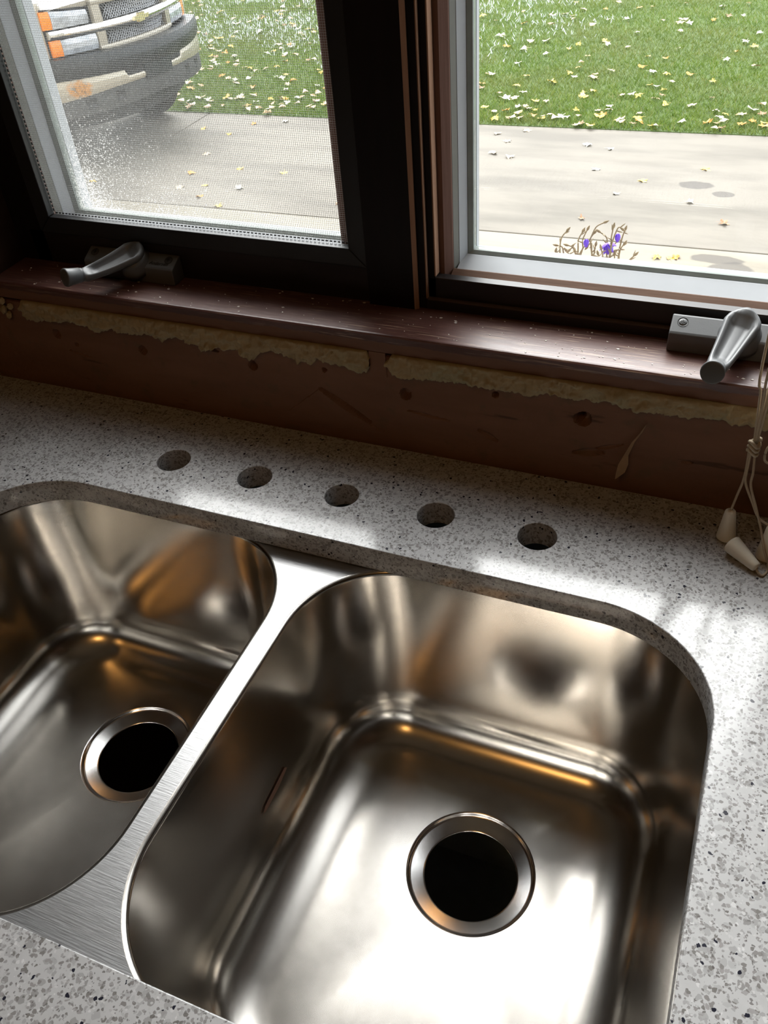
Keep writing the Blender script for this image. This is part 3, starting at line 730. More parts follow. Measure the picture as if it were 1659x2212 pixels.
for pts in ([(kn[0]-.003, kn[1], kn[2]-.004), on_y(1608, 1030, -.034), on_y(1590, 1075, -.038), t1],
            [(kn[0]+.002, kn[1], kn[2]-.006), on_y(1627, 1020, -.038), on_y(1622, 1050, -.042), on_y(1634, 1100, -.05), on_y(1643, 1140, -.054), on_y(1650, 1185, -.066), on_z(1660, 1225, .002), on_z(1648, 1243, .0013), on_z(1636, 1235, .003), p2a],
            [(kn[0]-.001, kn[1], kn[2]-.006), on_y(1613, 1020, -.036), on_y(1611, 1045, -.038), on_y(1625, 1085, -.044), on_y(1640, 1120, -.050), t3]):
    mk('cord', *tube(smooth_path([tuple(p) for p in pts], 8), .0011, 8), 'cord', bl, smooth=True)
# loop of another cord at the edge of the picture
lp = on_y(1664, 985, -.03)
pts = [(lp[0]+.010, lp[1], WZ1), (lp[0]+.006, lp[1], lp[2]+.12), (lp[0]+.002, lp[1], lp[2]+.03), (lp[0]-.004, lp[1], lp[2]+.006), (lp[0]-.003, lp[1], lp[2]-.006), (lp[0]+.003, lp[1], lp[2]-.004), (lp[0]+.008, lp[1], lp[2]+.03), (lp[0]+.016, lp[1], lp[2]+.12), (lp[0]+.018, lp[1], WZ1)]
tag(mk('blind_pull_loop', *tube(smooth_path(pts, 8), .0011, 8), 'cord', smooth=True), 'beige looped blind cord at the far right edge beside the tassels', 'blind pull')

# ================================================================== OUTSIDE
def mat_concrete(name, c0, c1, stains):
    t = NT(name); v = t.coord()
    a = t.noise(v, 1.3, 4.0, 0.55); b = t.noise(v, 60.0, 4.0, 0.7); c = t.noise(t.coord((0.7, 2.6, 1), (3, 5, 0)), 1.0, 4.0)
    col = t.mix(a.outputs['Fac'], c0, c1)
    col = t.mix(t.ramp(c.outputs['Fac'], [(0.44, 0.0), (0.64, 0.8)]), col, tuple(x*0.72 for x in c0))
    col = t.mix(t.math('MULTIPLY', b.outputs['Fac'], 0.22), col, tuple(x*0.5 for x in c0))
    if stains:   # damp and oil patches with their own outlines
        sp = t.n('SeparateXYZ'); t.l(v, sp.inputs[0]); wob = t.noise(v, 7.0, 4.0, 0.6); wb = t.math('MULTIPLY', t.math('SUBTRACT', wob.outputs['Fac'], 0.5), 1.3)
        for x, y, rx, ry, d in stains:
            ex = t.math('DIVIDE', t.math('SUBTRACT', sp.outputs['X'], x), rx); ey = t.math('DIVIDE', t.math('SUBTRACT', sp.outputs['Y'], y), ry)
            q = t.math('ADD', t.math('ADD', t.math('MULTIPLY', ex, ex), t.math('MULTIPLY', ey, ey)), wb)
            m = t.ramp(q, [(0.72, 1.0), (1.0, 0.0)])
            col = t.mix(t.math('MULTIPLY', m, d), col, (0.055, 0.047, 0.040))
    return t.done(t.pbr(col, 0.8, 0.0, t.bump(b.outputs['Fac'], 0.3, 0.003)))
def gxy(u, v): p = on_z(u, v, GROUND); return p[0], p[1]
EDGE_A, EDGE_B = (-16.0, 7.50), (9.0, 8.22)        # far edge of the drive, slightly askew to the house
def far_edge(x): return 7.62+(x+5.0)*0.028
def near_joint(x): return 5.26+(x+5.0)*0.021
drive = tag(empty('driveway', (0, 5.0, GROUND-0.12)), 'pale concrete driveway outside the window', 'driveway', kind=s_)
def slab(x0, x1, fy0, fy1, mat, org):
    P = [(x0, fy0(x0)), (x1, fy0(x1)), (x1, fy1(x1)), (x0, fy1(x0))]
    o = mk('concrete_slab', *prism(P, GROUND-0.12, GROUND, 'z'), mat, drive); bevel_obj(o, 0.006, 2)
    loc = Vector(drive.location); o.data.transform(Matrix.Translation(loc)); o.location = -loc
    return o
st_main = [(*gxy(1503, 400), .155, .085, .8), (*gxy(1563, 420), .085, .06, .75)]
st_near = [(*gxy(1545, 560), .19, .07, .75), (*gxy(1575, 590), .16, .17, .75), (*gxy(1625, 615), .24, .11, .7)]
MAT['conc_a'] = mat_concrete('driveway_concrete', (0.138, 0.121, 0.097), (0.200, 0.179, 0.147), st_main)
MAT['conc_b'] = mat_concrete('apron_concrete', (0.20, 0.175, 0.132), (0.265, 0.233, 0.180), st_near)
xs = [-14.0, -9.6, -5.27, 3.4, 7.8]
for a, b in zip(xs[:-1], xs[1:]): slab(a+.006, b-.006, lambda x: near_joint(x)+.006, far_edge, 'conc_a', 0)
for a, b in zip(xs[:-1], xs[1:]): slab(a+.006, b-.006, lambda x: 0.20, lambda x: near_joint(x)-.006, 'conc_b', 0)
MAT['soil'] = plain('dark_soil', (0.10, 0.075, 0.045), 0.9, vary=0.3)
MAT['joint'] = plain('joint_dirt', (0.10, 0.085, 0.065), 0.9, vary=0.3)

def mat_lawn():
    t = NT('lawn_turf'); v = t.coord(); a = t.noise(v, 0.9, 4.0); b = t.noise(v, 40.0, 3.0)
    col = t.mix(a.outputs['Fac'], (0.050, 0.088, 0.018), (0.105, 0.150, 0.034))
    col = t.mix(t.math('MULTIPLY', b.outputs['Fac'], 0.6), col, (0.035, 0.055, 0.014))
    return t.done(t.pbr(col, 0.9))
MAT['lawn'] = mat_lawn()
lawn = tag(mk('lawn', *prism([(-24, far_edge(-24)+.003), (14, far_edge(14)+.003), (14, 30), (-24, 30)], GROUND-0.12, GROUND+0.004, 'z'), 'lawn'), 'green autumn lawn beyond the driveway', 'lawn', kind=s_)
yard = tag(box('yard_ground', -30, 20, 0.17, 34, GROUND-0.22, GROUND-0.121, 'joint'), 'dark soil under the drive joints', 'ground', kind=s_)

def mat_blades():
    t = NT('grass_blades'); g = t.n('NewGeometry'); v = t.coord(); a = t.noise(v, 0.8, 4.0); f = t.noise(v, 3.5, 3.0)
    col = t.ramp(g.outputs['Random Per Island'], [(0.0, (0.075, 0.125, 0.012)), (0.5, (0.125, 0.198, 0.020)), (0.88, (0.195, 0.265, 0.040)), (1.0, (0.29, 0.25, 0.09))])
    col = t.mix(t.ramp(a.outputs['Fac'], [(0.45, 0.0), (0.70, 0.45)]), col, (0.17, 0.155, 0.055))
    col = t.mix(t.ramp(f.outputs['Fac'], [(0.35, 0.35), (0.6, 0.0)]), col, (0.055, 0.115, 0.018))
    b = t.pbr(col, 0.55); tr = t.n('BsdfTranslucent'); t.l(col, tr.inputs[0])
    mx = t.n('MixShader'); mx.inputs[0].default_value = 0.3; t.l(b.outputs[0], mx.inputs[1]); t.l(tr.outputs[0], mx.inputs[2])
    return t.done(mx)
MAT['blades'] = mat_blades()
def scatter_ground(n, ymax=14.5):
    """points on the lawn within what the windows can show, with a margin for a step aside"""
    y = 7.4+(ymax-7.4)*RNG.random(n)**1.25
    lo = -4.6-0.62*(y-5.0); hi = 2.2+0.0*y
    x = lo+(hi-lo)*RNG.random(n)
    k = y > far_edge(x)+0.005
    return x[k], y[k]
def blade_mesh(name, x, y, h, w, lean, mat):
    n = len(x); a = RNG.random(n)*2*np.pi; b = RNG.random(n)*2*np.pi
    V = np.zeros((n, 3, 3)); dx, dy = np.cos(a)*w/2, np.sin(a)*w/2
    V[:, 0] = np.stack([x-dx, y-dy, np.full(n, GROUND)], -1); V[:, 1] = np.stack([x+dx, y+dy, np.full(n, GROUND)], -1)
    V[:, 2] = np.stack([x+np.cos(b)*lean, y+np.sin(b)*lean, GROUND+h], -1)
    me = bpy.data.meshes.new(name); me.vertices.add(3*n); me.vertices.foreach_set('co', V.ravel())
    me.loops.add(3*n); me.loops.foreach_set('vertex_index', np.arange(3*n, dtype=np.int32))
    me.polygons.add(n); me.polygons.foreach_set('loop_start', np.arange(0, 3*n, 3, dtype=np.int32)); me.update(); me.validate()
    return finish(name, me, mat)
x, y = scatter_ground(230000)
hh = 0.028+0.03*RNG.random(len(x)); 
tag(blade_mesh('grass', x, y, hh, 0.006+0.004*RNG.random(len(x)), hh*(0.4+0.9*RNG.random(len(x))), 'blades'), 'short green grass of the lawn beyond the driveway', 'grass', kind='stuff')
# frost still lying on the far grass
MAT['frost'] = plain('white_frost', (0.86, 0.90, 0.94), 0.6, vary=0.05)
x, y = scatter_ground(150000, 16.0)
dens = np.clip((y-9.3)/3.0, 0, 1)*np.clip((-x-2.2+(y-9)*0.25)/2.8, 0, 1)
dens = dens*np.clip((fbm(x*1.6+40, y*1.6+40)-0.36)*4.0, 0, 1)
k = RNG.random(len(x)) < dens*0.42
x, y = x[k], y[k]; hh = 0.030+0.03*RNG.random(len(x))
tag(blade_mesh('frost', x, y, hh, 0.014+0.012*RNG.random(len(x)), 0.02+0.025*RNG.random(len(x)), 'frost'), 'patches of white frost on the far lawn', 'frost', kind='stuff')

# fallen leaves
def leaf_mesh(name, seed, lobes, mat):
    rg = random.Random(seed); pts = []
    n = lobes*4
    for k in range(n):
        a = 2*math.pi*k/n; lobe = 0.62+0.38*math.cos(lobes*a); r = 0.5*(0.45+0.6*lobe)*(0.9+0.2*rg.random())
        if abs(a-math.pi*1.5) < .3: r *= 0.5
        pts.append((r*math.cos(a), r*math.sin(a)))
    cu, cv = rg.uniform(-.7, .9), rg.uniform(-.5, .8)
    def zf(p): return cu*p[0]**2+cv*p[1]**2+0.15*rg.uniform(-1, 1)*math.hypot(*p)+.05
    top = [(p[0], p[1], zf(p)) for p in pts]; c = (0, 0, 0.05)
    V = top+[c]; F = [(i, (i+1) % n, n) for i in range(n)]
    st = len(V); V += [(-.02, 0, .05), (.02, 0, .05), (.01, -.75, .10), (-.01, -.75, .10)]; F.append((st, st+1, st+2, st+3))
    me = bpy.data.meshes.new(name); zmin = min(v[2] for v in V)
    me.from_pydata([(a, b, d-zmin) for a, b, d in V], [], F); me.materials.append(MAT[mat]); me.update()
    return me
LEAFC = {'yellow': (0.72, 0.44, 0.07), 'orange': (0.62, 0.25, 0.045), 'tan': (0.62, 0.46, 0.28), 'pale': (0.80, 0.74, 0.58), 'brown': (0.30, 0.16, 0.08)}
for c, rgb in LEAFC.items(): MAT['leaf_'+c] = plain('leaf_'+c, rgb, 0.6, vary=0.3, scale=3.0)
LM = {c: [leaf_mesh('leaf', 10*i+j, (5, 3, 5)[j], 'leaf_'+c) for j in range(3)] for i, c in enumerate(LEAFC)}
ADJ = {'yellow': 'bright yellow', 'orange': 'orange', 'tan': 'tan', 'pale': 'pale cream', 'brown': 'dark brown'}
ORD = ['first', 'second', 'third', 'fourth', 'fifth', 'sixth', 'seventh', 'eighth', 'ninth', 'tenth']
def vis(x, y):
    d = np.array([x, y, GROUND])-CAM; z = d@_F; return IW/2+FPX*(d@_R)/z, IH/2-FPX*(d@_U)/z
def put_leaf(x, y, colour, size, where, z=GROUND, tilt=0.25, rank=0):
    o = bpy.data.objects.new('fallen_leaf', random.choice(LM[colour])); COL.objects.link(o)
    o.location = (x, y, z); s = size; o.scale = (s, s*random.uniform(.7, 1), s*random.uniform(.7, 1.2))
    o.rotation_euler = (random.uniform(-tilt, tilt), random.uniform(-tilt, tilt), random.uniform(0, 6.28))
    adj = ADJ[colour]; side = 'left' if vis(x, y)[0] < 800 else 'right'
    if where == 'drive':
        tag(o, '%s %s leaf from the left on the driveway, seen through the %s window' % (ORD[rank], adj, side), 'leaf', 'leaves on the driveway')
    else:
        dy = y-far_edge(x)
        band = 'at the lawn edge by the driveway' if dy < .5 else 'in the near lawn grass' if dy < 1.6 else 'in the middle of the lawn' if dy < 3.2 else 'in the far lawn grass'
        tag(o, '%s fallen leaf %s, seen through the %s window' % (adj, band, side), 'leaf', '%s leaves %s, %s window' % (adj, band, side))
    return o
DRIVE_LEAVES = [(1074, 290, 'tan'), (1096, 305, 'tan'), (1269, 314, 'pale'), (1318, 322, 'pale'), (1065, 332, 'tan'), (1287, 366, 'pale'), (1524, 366, 'yellow'), (1388, 391, 'yellow'), (1330, 419, 'pale'), (1490, 438, 'pale'),
                (1101, 340, 'tan'), (1256, 473, 'brown'), (1563, 484, 'brown'), (1418, 557, 'yellow'), (1448, 558, 'yellow'), (1460, 556, 'orange'), (1138, 283, 'tan'),
                (496, 290, 'yellow'), (548, 268, 'orange'), (447, 333, 'tan'), (519, 365, 'yellow'), (443, 401, 'yellow'), (388, 405, 'tan'), (517, 407, 'pale'), (472, 445, 'yellow'), (431, 425, 'orange'), (200, 393, 'yellow'), (617, 263, 'pale'), (614, 374, 'yellow'), (735, 440, 'orange'), (415, 375, 'orange'), (440, 278, 'yellow')]
DRIVE_LEAVES.sort(); seen = {}
for u, v, c in DRIVE_LEAVES:
    gx, gy = gxy(u, v); key = (c, u < 800); seen[key] = seen.get(key, -1)+1
    put_leaf(gx, gy, c, random.uniform(.07, .095), 'drive', tilt=.12, rank=seen[key])
LAWN_LEAVES = [(1117, 192, 'yellow'), (1130, 206, 'pale'), (1112, 218, 'tan'), (1157, 224, 'yellow'), (1180, 225, 'tan'), (1259, 215, 'yellow'), (1364, 211, 'pale'), (1414, 221, 'tan'), (1493, 234, 'tan'), (1623, 245, 'pale'), (1222, 261, 'pale'), (1292, 258, 'yellow'), (1302, 254, 'orange'), (1240, 172, 'pale'), (1281, 174, 'tan'), (1192, 183, 'yellow'), (1138, 170, 'yellow'), (1062, 167, 'pale'), (1132, 112, 'tan'), (1147, 95, 'tan'), (1320, 159, 'tan'), (1386, 151, 'orange'), (1437, 133, 'orange'), (1409, 163, 'pale'), (1416, 193, 'pale'), (1450, 182, 'tan'), (1487, 57, 'pale'), (1355, 47, 'pale'), (1220, 36, 'tan'), (1244, 10, 'yellow'), (1250, 102, 'yellow'), (1312, 102, 'pale'), (1180, 94, 'pale'), (1030, 88, 'yellow'), (1029, 134, 'pale'), (1609, 96, 'pale'), (1629, 106, 'yellow'), (1639, 78, 'pale'), (1631, 150, 'tan'), (1560, 20, 'pale'), (1410, 20, 'yellow'), (1545, 248, 'pale'), (1471, 271, 'pale'), (1527, 272, 'orange'), (1602, 276, 'orange'), (1650, 279, 'orange'), (1380, 270, 'orange'), (1338, 265, 'tan'), (1416, 280, 'tan'), (1070, 264, 'yellow'), (1105, 263, 'pale'), (1124, 262, 'tan'), (1169, 263, 'yellow'), (1066, 248, 'tan'), (1092, 245, 'orange'), (1245, 276, 'tan'), (1275, 278, 'yellow')]
n_ind = 0
for u, v, c in LAWN_LEAVES:
    gx, gy = gxy(u, v); put_leaf(gx, gy, c, random.uniform(.085, .12), 'lawn', GROUND+.028); n_ind += 1
CH = ['yellow', 'orange', 'tan', 'pale', 'tan', 'pale', 'brown', 'yellow']
x, y = scatter_ground(4200, 14.2); rest = []
for a, b in zip(x, y):
    u, v = vis(a, b)
    if not (360 < u < 730 or 1015 < u < 1680) or v > 300 or v < -10: continue
    left = u < 740
    near = b < far_edge(a)+0.55
    pr = (0.40 if near else 0.20) if left else (0.20 if near else 0.07)
    if random.random() > pr: continue
    if n_ind < 262 and v > 0 and (v > 70 or random.random() < .55):
        put_leaf(a, b, random.choice(CH), random.uniform(.07, .11), 'lawn', GROUND+.026); n_ind += 1
    else: rest.append((a, b))
parts = []
for a, b in rest:
    r = random.uniform(.03, .055); q = random.uniform(0, 6.28); z0 = GROUND+random.uniform(.03, .055)
    P = [(a+r*math.cos(q+k*1.047)*(1 if k % 2 else .6), b+r*math.sin(q+k*1.047)*(1 if k % 2 else .6), z0+random.uniform(-.012, .02)) for k in range(6)]
    parts.append((P, [(0, 1, 2, 3, 4, 5)]))
if parts: tag(mk('leaf_litter', *join(parts), 'leaf_tan'), 'thin litter of tan leaves on the far lawn', 'leaf litter', kind='stuff')

# ------------------------------------------------------------------ flowers outside the right window
MAT['stem'] = plain('dry_stem', (0.29, 0.23, 0.145), 0.7, vary=0.3, scale=90)
MAT['petal'] = plain('violet_petal', (0.17, 0.075, 0.72), 0.5, vary=0.2, scale=60)
MAT['clay'] = plain('brown_planter', (0.20, 0.12, 0.08), 0.7)
PY = 0.30
pl = tag(empty('window_box', (0.17, PY, -0.11)), 'brown planter box hung below the right window', 'planter')
WB = [(0.0, PY-.10), (0.34, PY-.10), (0.34, PY+.09), (0.0, PY+.09)]
mk('planter_body', *prism([(PY-.09, -.11), (PY+.07, -.11), (PY+.09, .04), (PY+.08, .04), (PY+.075, .03), (PY-.095, .03), (PY-.10, .04), (PY-.11, .04)], -0.02, 0.36, 'x'), 'clay', pl)
box('bracket', 0.02, 0.04, 0.166, PY-.088, -.11, -.09, 'clay', pl); box('bracket', 0.30, 0.32, 0.166, PY-.088, -.11, -.09, 'clay', pl)
plant = tag(empty('lobelia_plant', (0.17, PY, 0.031)), 'withered plant with small violet flowers outside the right window', 'plant')
def pp(u, v, dy=0.0): return Vector(on_y(u, v, PY+dy))
K = 1659/250.0
def zz(x, y): return (1150+x/K, 440+y/K)
stems = [[(430, 900), (395, 690), (415, 500), (490, 395)], [(470, 900), (445, 700), (425, 620), (370, 600)], [(640, 900), (655, 650), (660, 520), (715, 410)], [(650, 900), (720, 640), (720, 520), (785, 380)], [(850, 900), (850, 700), (845, 560), (800, 600)],
         [(640, 880), (700, 680), (820, 520), (910, 340), (1020, 275)], [(860, 900), (840, 620), (830, 510), (880, 430)], [(1090, 900), (1060, 700), (1070, 500), (975, 410)], [(1100, 900), (1120, 720), (1130, 500), (1160, 350)], [(1080, 920), (1130, 620), (1170, 480), (1230, 345), (1270, 350)],
         [(1210, 920), (1250, 700), (1270, 640), (1305, 590)], [(1230, 900), (1245, 680), (1225, 660)], [(890, 900), (880, 760), (905, 610)], [(1000, 900), (1010, 770), (990, 660)], [(1100, 800), (1140, 640), (1210, 545)], [(640, 850), (610, 650), (520, 600)], [(650, 820), (590, 640), (545, 650)],
         [(1370, 830), (1410, 790), (1460, 745)], [(320, 880), (315, 780), (330, 700)], [(560, 900), (565, 790), (500, 690)], [(950, 900), (955, 800), (945, 740)], [(1160, 900), (1175, 800), (1180, 740)], [(1250, 640), (1290, 480), (1325, 385)], [(250, 900), (252, 830), (250, 770)], [(860, 720), (905, 760), (920, 820)]]
for i, st in enumerate(stems):
    dy = random.uniform(-.025, .025); P = [pp(*zz(*q), dy) for q in st]
    if st[0][1] >= 880: P = [Vector((P[0].x, P[0].y, 0.031))]+P
    sm = smooth_path(P, 5); n = len(sm)
    mk('stem', *tube(sm, [.0007+.0004*(1-k/n) for k in range(n)], 6), 'stem', plant, smooth=True)
    # dry seed pod at the tip
    d = sm[-1]-sm[-3]
    mk('seed_pod', *lathe([(.0003, -.001), (.0014, .001), (.0017, .003), (.0009, .0055), (.0002, .007)], sm[-1], d, 8), 'stem', plant, smooth=True)
    for k in range(3, n-1, 5):
        s = sm[k]; dd = Vector((random.uniform(-1, 1), random.uniform(-1, 1), random.uniform(-.2, .8))).normalized()
        mk('dry_leaf', *lathe([(.0002, 0), (.0009, .002), (.0007, .005), (.0001, .008)], s, dd, 6), 'stem', plant)
def flower(q, r, dirs):
    c = pp(*zz(*q), random.uniform(-.015, .015))
    for d in dirs:
        dv = Vector(d).normalized(); _, s, u = frame_of(dv); rings = []
        for k in range(7):
            t = k/6; w = r*0.62*math.sin(math.pi*min(1, .12+t*.86))**.8; m = c+dv*r*1.5*t+Vector((0, 0, -r*.4*t*t))
            rings.append([m+s*w*math.cos(a)+u*w*.22*math.sin(a) for a in [2*math.pi*j/10 for j in range(10)]])
        mk('petal', *loft(rings), 'petal', plant, smooth=True)
flower((470, 745), .0062, [(-1, 0, -.45), (-.5, -.4, -.7), (.3, -.2, -.6), (.75, 0, -.5)])
flower((1080, 570), .0070, [(-.8, -.2, -.55), (-.3, -.3, -1), (.2, -.2, -1), (1, 0, .05), (.6, -.2, -.5)])
flower((1225, 430), .0055, [(.1, -.2, -1), (-.15, 0, -1)])
flower((775, 510), .0052, [(.05, -.2, -1), (.3, 0, -1)])

# ------------------------------------------------------------------ pickup truck
MAT['body'] = plain('pewter_truck_paint', (0.36, 0.325, 0.265), 0.35, 0.25, vary=0.03, scale=4, **{'Coat Weight': 0.6})
MAT['bumper_pad'] = plain('black_bumper_plastic', (0.012, 0.014, 0.016), 0.42, vary=0.12, scale=12)
MAT['valance'] = plain('grey_valance_plastic', (0.042, 0.042, 0.041), 0.7, vary=0.15, scale=8)
MAT['chrome'] = plain('chrome', (0.78, 0.76, 0.72), 0.08, 1.0, vary=0.02)
MAT['lens'] = plain('headlight_lens', (0.44, 0.47, 0.52), 0.12, 0.4, vary=0.75, scale=17, **{'Coat Weight': 1.0})
MAT['amber'] = plain('amber_lens', (0.85, 0.22, 0.02), 0.2, 0.0, vary=0.08, scale=20, **{'Coat Weight': 0.8})
MAT['dark'] = plain('dark_recess', (0.010, 0.010, 0.011), 0.6)
MAT['mesh'] = plain('grille_mesh_grey', (0.30, 0.31, 0.33), 0.35, 0.5)
MAT['tire'] = plain('tire_rubber', (0.022, 0.021, 0.020), 0.8, vary=0.2, scale=20)
MAT['gold'] = plain('gold_emblem', (0.78, 0.66, 0.40), 0.3, 0.9)
MAT['truck_glass'] = plain('truck_glass', (0.03, 0.035, 0.04), 0.05)
def mat_rusty():
    t = NT('rusty_bumper_steel'); v = t.coord(); sp = t.n('SeparateXYZ'); t.l(v, sp.inputs[0]); nz = t.noise(v, 22.0, 4.0, 0.65)
    ex = t.math('DIVIDE', t.math('ADD', sp.outputs['X'], 0.76), 0.11); ez = t.math('DIVIDE', t.math('SUBTRACT', sp.outputs['Z'], 0.725), 0.085)
    q = t.math('ADD', t.math('ADD', t.math('MULTIPLY', ex, ex), t.math('MULTIPLY', ez, ez)), t.math('MULTIPLY', t.math('SUBTRACT', nz.outputs['Fac'], .5), 2.2))
    m = t.ramp(q, [(0.25, 1.0), (0.95, 0.0)])
    col = t.mix(nz.outputs['Fac'], (0.36, 0.32, 0.25), (0.44, 0.40, 0.33)); col = t.mix(m, col, t.mix(t.ramp(nz.outputs['Fac'], [(.5, 0.0), (.62, 1.0)]), (0.42, 0.20, 0.06), (0.05, 0.03, 0.02)))
    return t.done(t.pbr(col, t.math('ADD', t.math('MULTIPLY', m, .5), .3), t.math('SUBTRACT', .45, t.math('MULTIPLY', m, .45))))
MAT['bumper'] = mat_rusty()
TK = tag(empty('pickup_truck', (-5.113, 6.533, GROUND), 1.397), 'pewter pickup truck with rusty front bumper parked on the driveway', 'truck')
S_ = 0.921
def gy_(x): return 0.289*(x/S_)**2
def by_(x): return -0.138+0.345*(x/S_)**2
def lerp_(tab): return lambda x: float(np.interp(x, [p[0] for p in tab], [p[1] for p in tab]))
def bent(name, x0, x1, zb, zt, yf, depth, mat, parent=TK, n=16, out=0.0, rows=3, bulge=0.0, bev=0.0):
    zb = zb if callable(zb) else (lambda x, k=zb: k); zt = zt if callable(zt) else (lambda x, k=zt: k)
    V, F = [], []
    R = rows+1
    for i in range(n+1):
        x = x0+(x1-x0)*i/n
        for j in range(R):
            t = j/rows; V.append((x, yf(x)-out-bulge*math.sin(math.pi*t), zb(x)+(zt(x)-zb(x))*t))
        V.append((x, yf(x)+depth, zt(x))); V.append((x, yf(x)+depth, zb(x)))
    m = R+2
    for i in range(n):
        for j in range(m): F.append((i*m+j, i*m+(j+1) % m, (i+1)*m+(j+1) % m, (i+1)*m+j))
    F += [tuple(range(m)), tuple(range(n*m+m-1, n*m-1, -1))]
    o = mk(name, V, F, mat, parent, local=True)
    if bev: bevel_obj(o, bev, 2)
    return o
for sg in (-1, 1):
    a = lambda p, q: (sg*p, sg*q) if sg > 0 else (sg*q, sg*p)
    zt_u = lerp_([(-.86, 1.338), (-.52, 1.302), (.52, 1.302), (.86, 1.338)])
    h1 = bent('headlight', *a(.495, .785), 1.198, zt_u, gy_, .10, 'lens', out=.012, bulge=.012)
    bent('turn_signal', *a(.786, .852), 1.200, zt_u, gy_, .12, 'amber', h1, n=6, out=.010, bulge=.008)
    h2 = bent('headlight', *a(.462, .755), .993, 1.112, gy_, .10, 'lens', out=.012, bulge=.012)
    bent('turn_signal', *a(.756, .832), .990, 1.116, gy_, .12, 'amber', h2, n=6, out=.010, bulge=.008)
    bent('headlight_housing', *a(.44, .862), .975, lerp_([(-.86, 1.352), (-.5, 1.318), (.5, 1.318), (.86, 1.352)]), gy_, .10, 'dark', n=12, out=-.012)
    bent('grille_pillar', *a(.378, .452), .975, 1.345, gy_, .08, 'body', n=6, out=.022, bulge=.008)
    # fender wrapping back from the lamps
    prof = [(.862, gy_(.862)-.002), (.93, gy_(.862)+.05), (.965, gy_(.862)+.16), (.975, 0.95), (.975, 1.05)]
    V, F = [], []
    Z = [.985, 1.10, 1.22, 1.35, 1.40]
    for q, (px, py) in enumerate(prof):
        for z in Z: V.append((sg*(px-(.03 if z > 1.36 else 0)), py, z))
        for z in Z[::-1]: V.append((sg*(px-.06), py+.02, z))
    m = 10
    for i in range(len(prof)-1):
        for j in range(m): F.append((i*m+j, i*m+(j+1) % m, (i+1)*m+(j+1) % m, (i+1)*m+j))
    F += [tuple(range(m)), tuple(range((len(prof)-1)*m, len(prof)*m))]
    mk('fender', V, F, 'body', TK, local=True)
    # body side beyond the wheel arch
    box('wheel_arch_panel', *a(.93, .975), .40, .52, .55, .985, 'body', TK, local=True)
    box('body_side', *a(.93, .98), 1.42, 5.2, .52, 1.40, 'body', TK, 0.01, local=True)
    for yw in (.95, 4.55):
        tr_ = mk('tire', *lathe([(.20, -.125), (.33, -.125), (.385, -.10), (.40, -.05), (.40, .05), (.385, .10), (.33, .125), (.20, .125)], (sg*.80, yw, .40), (1, 0, 0), 40), 'tire', TK, smooth=False, local=True)
        mk('wheel_rim', *lathe([(.05, -.09), (.10, -.08), (.20, -.11), (.20, .11), (.10, .08), (.05, .09)], (sg*.80, yw, .40), (1, 0, 0), 24), 'chrome', tr_, local=True)
    # bumper pieces
    bent('bumper', *a(.172, .955), lerp_([(-.955, .640), (-.75, .660), (-.48, .690), (-.172, .702), (.172, .702), (.48, .69), (.75, .66), (.955, .640)]), lerp_([(-.955, .812), (-.37, .804), (-.345, .757), (-.172, .757), (.172, .757), (.345, .757), (.37, .804), (.955, .812)]), by_, .10, 'bumper', n=28, bulge=.012)
    bent('bumper_recess', *a(.174, .350), .752, .812, by_, .06, 'dark', n=6, out=.004)
    bent('fog_light_recess', *a(.405, .485), .575, .655, lambda x: by_(x)-.004, .03, 'dark', n=5, out=.001, bulge=-.006)
    bent('corner_recess', *a(.66, .74), .56, .64, lambda x: by_(x)-.004, .03, 'dark', n=5, out=.001, bulge=-.006)
bent('grille_frame_bottom', -.452, .452, lambda x: .955+.02*(abs(x)/.45)**6, 1.006, gy_, .08, 'body', n=24, out=.024, bulge=.008)
bent('grille_frame_top', -.452, .452, 1.318, 1.362, gy_, .08, 'body', n=24, out=.024, bulge=.008)
bent('grille_backing', -.40, .40, 1.0, 1.33, gy_, .03, 'dark', n=16, out=-.045)
# diamond mesh of the grille
parts = []
def bar2(x0, z0, x1, z1):
    if not (-.38 <= min(x0, x1) and max(x0, x1) <= .38): return
    r = .0040; pts = [(x0+(x1-x0)*k/2, gy_(x0+(x1-x0)*k/2)+.004, z0+(z1-z0)*k/2) for k in range(3)]; parts.append(tube(pts, r, 4))
for (za, zb) in ((1.006, 1.112), (1.19, 1.32)):
    for k in range(-30, 31):
        x0 = k*.026; dx = (zb-za)*.75
        bar2(x0, za, x0+dx, zb); bar2(x0, zb, x0+dx, za)
tag(mk('grille_mesh', *join(parts), 'mesh', TK, local=True), kind='stuff')
bar = bent('chrome_bar', -.835, .835, lerp_([(-.835, 1.126), (-.45, 1.114), (0, 1.106), (.45, 1.114), (.835, 1.126)]), lerp_([(-.835, 1.188), (0, 1.184), (.835, 1.188)]), gy_, .07, 'chrome', n=32, out=.026, rows=6, bulge=.020)
bow = [(-.115, -.030), (-.045, -.030), (-.045, -.046), (.045, -.046), (.045, -.030), (.115, -.030), (.135, .030), (.065, .030), (.065, .046), (-.065, .046), (-.065, .030), (-.135, .030)]
bow = [(-.128, -.022), (-.050, -.022), (-.058, -.046), (.038, -.046), (.046, -.022), (.116, -.022), (.130, .022), (.050, .022), (.058, .046), (-.038, .046), (-.046, .022), (-.114, .022)]
mk('emblem', *prism([(p[0]*.72, 1.150+p[1]*.72) for p in bow], -.066, -.030, 'y'), 'gold', bar, local=True)
bent('bumper_pad', -.985, .985, lerp_([(-.985, .815), (0, .80), (.985, .80)]), lerp_([(-.985, .985), (0, .972), (.985, .955)]), by_, .22, 'bumper_pad', n=40, rows=5, out=.012, bulge=.018)
bent('plate_bracket', -.172, .172, .690, .805, by_, .05, 'bumper_pad', n=8, out=.016)
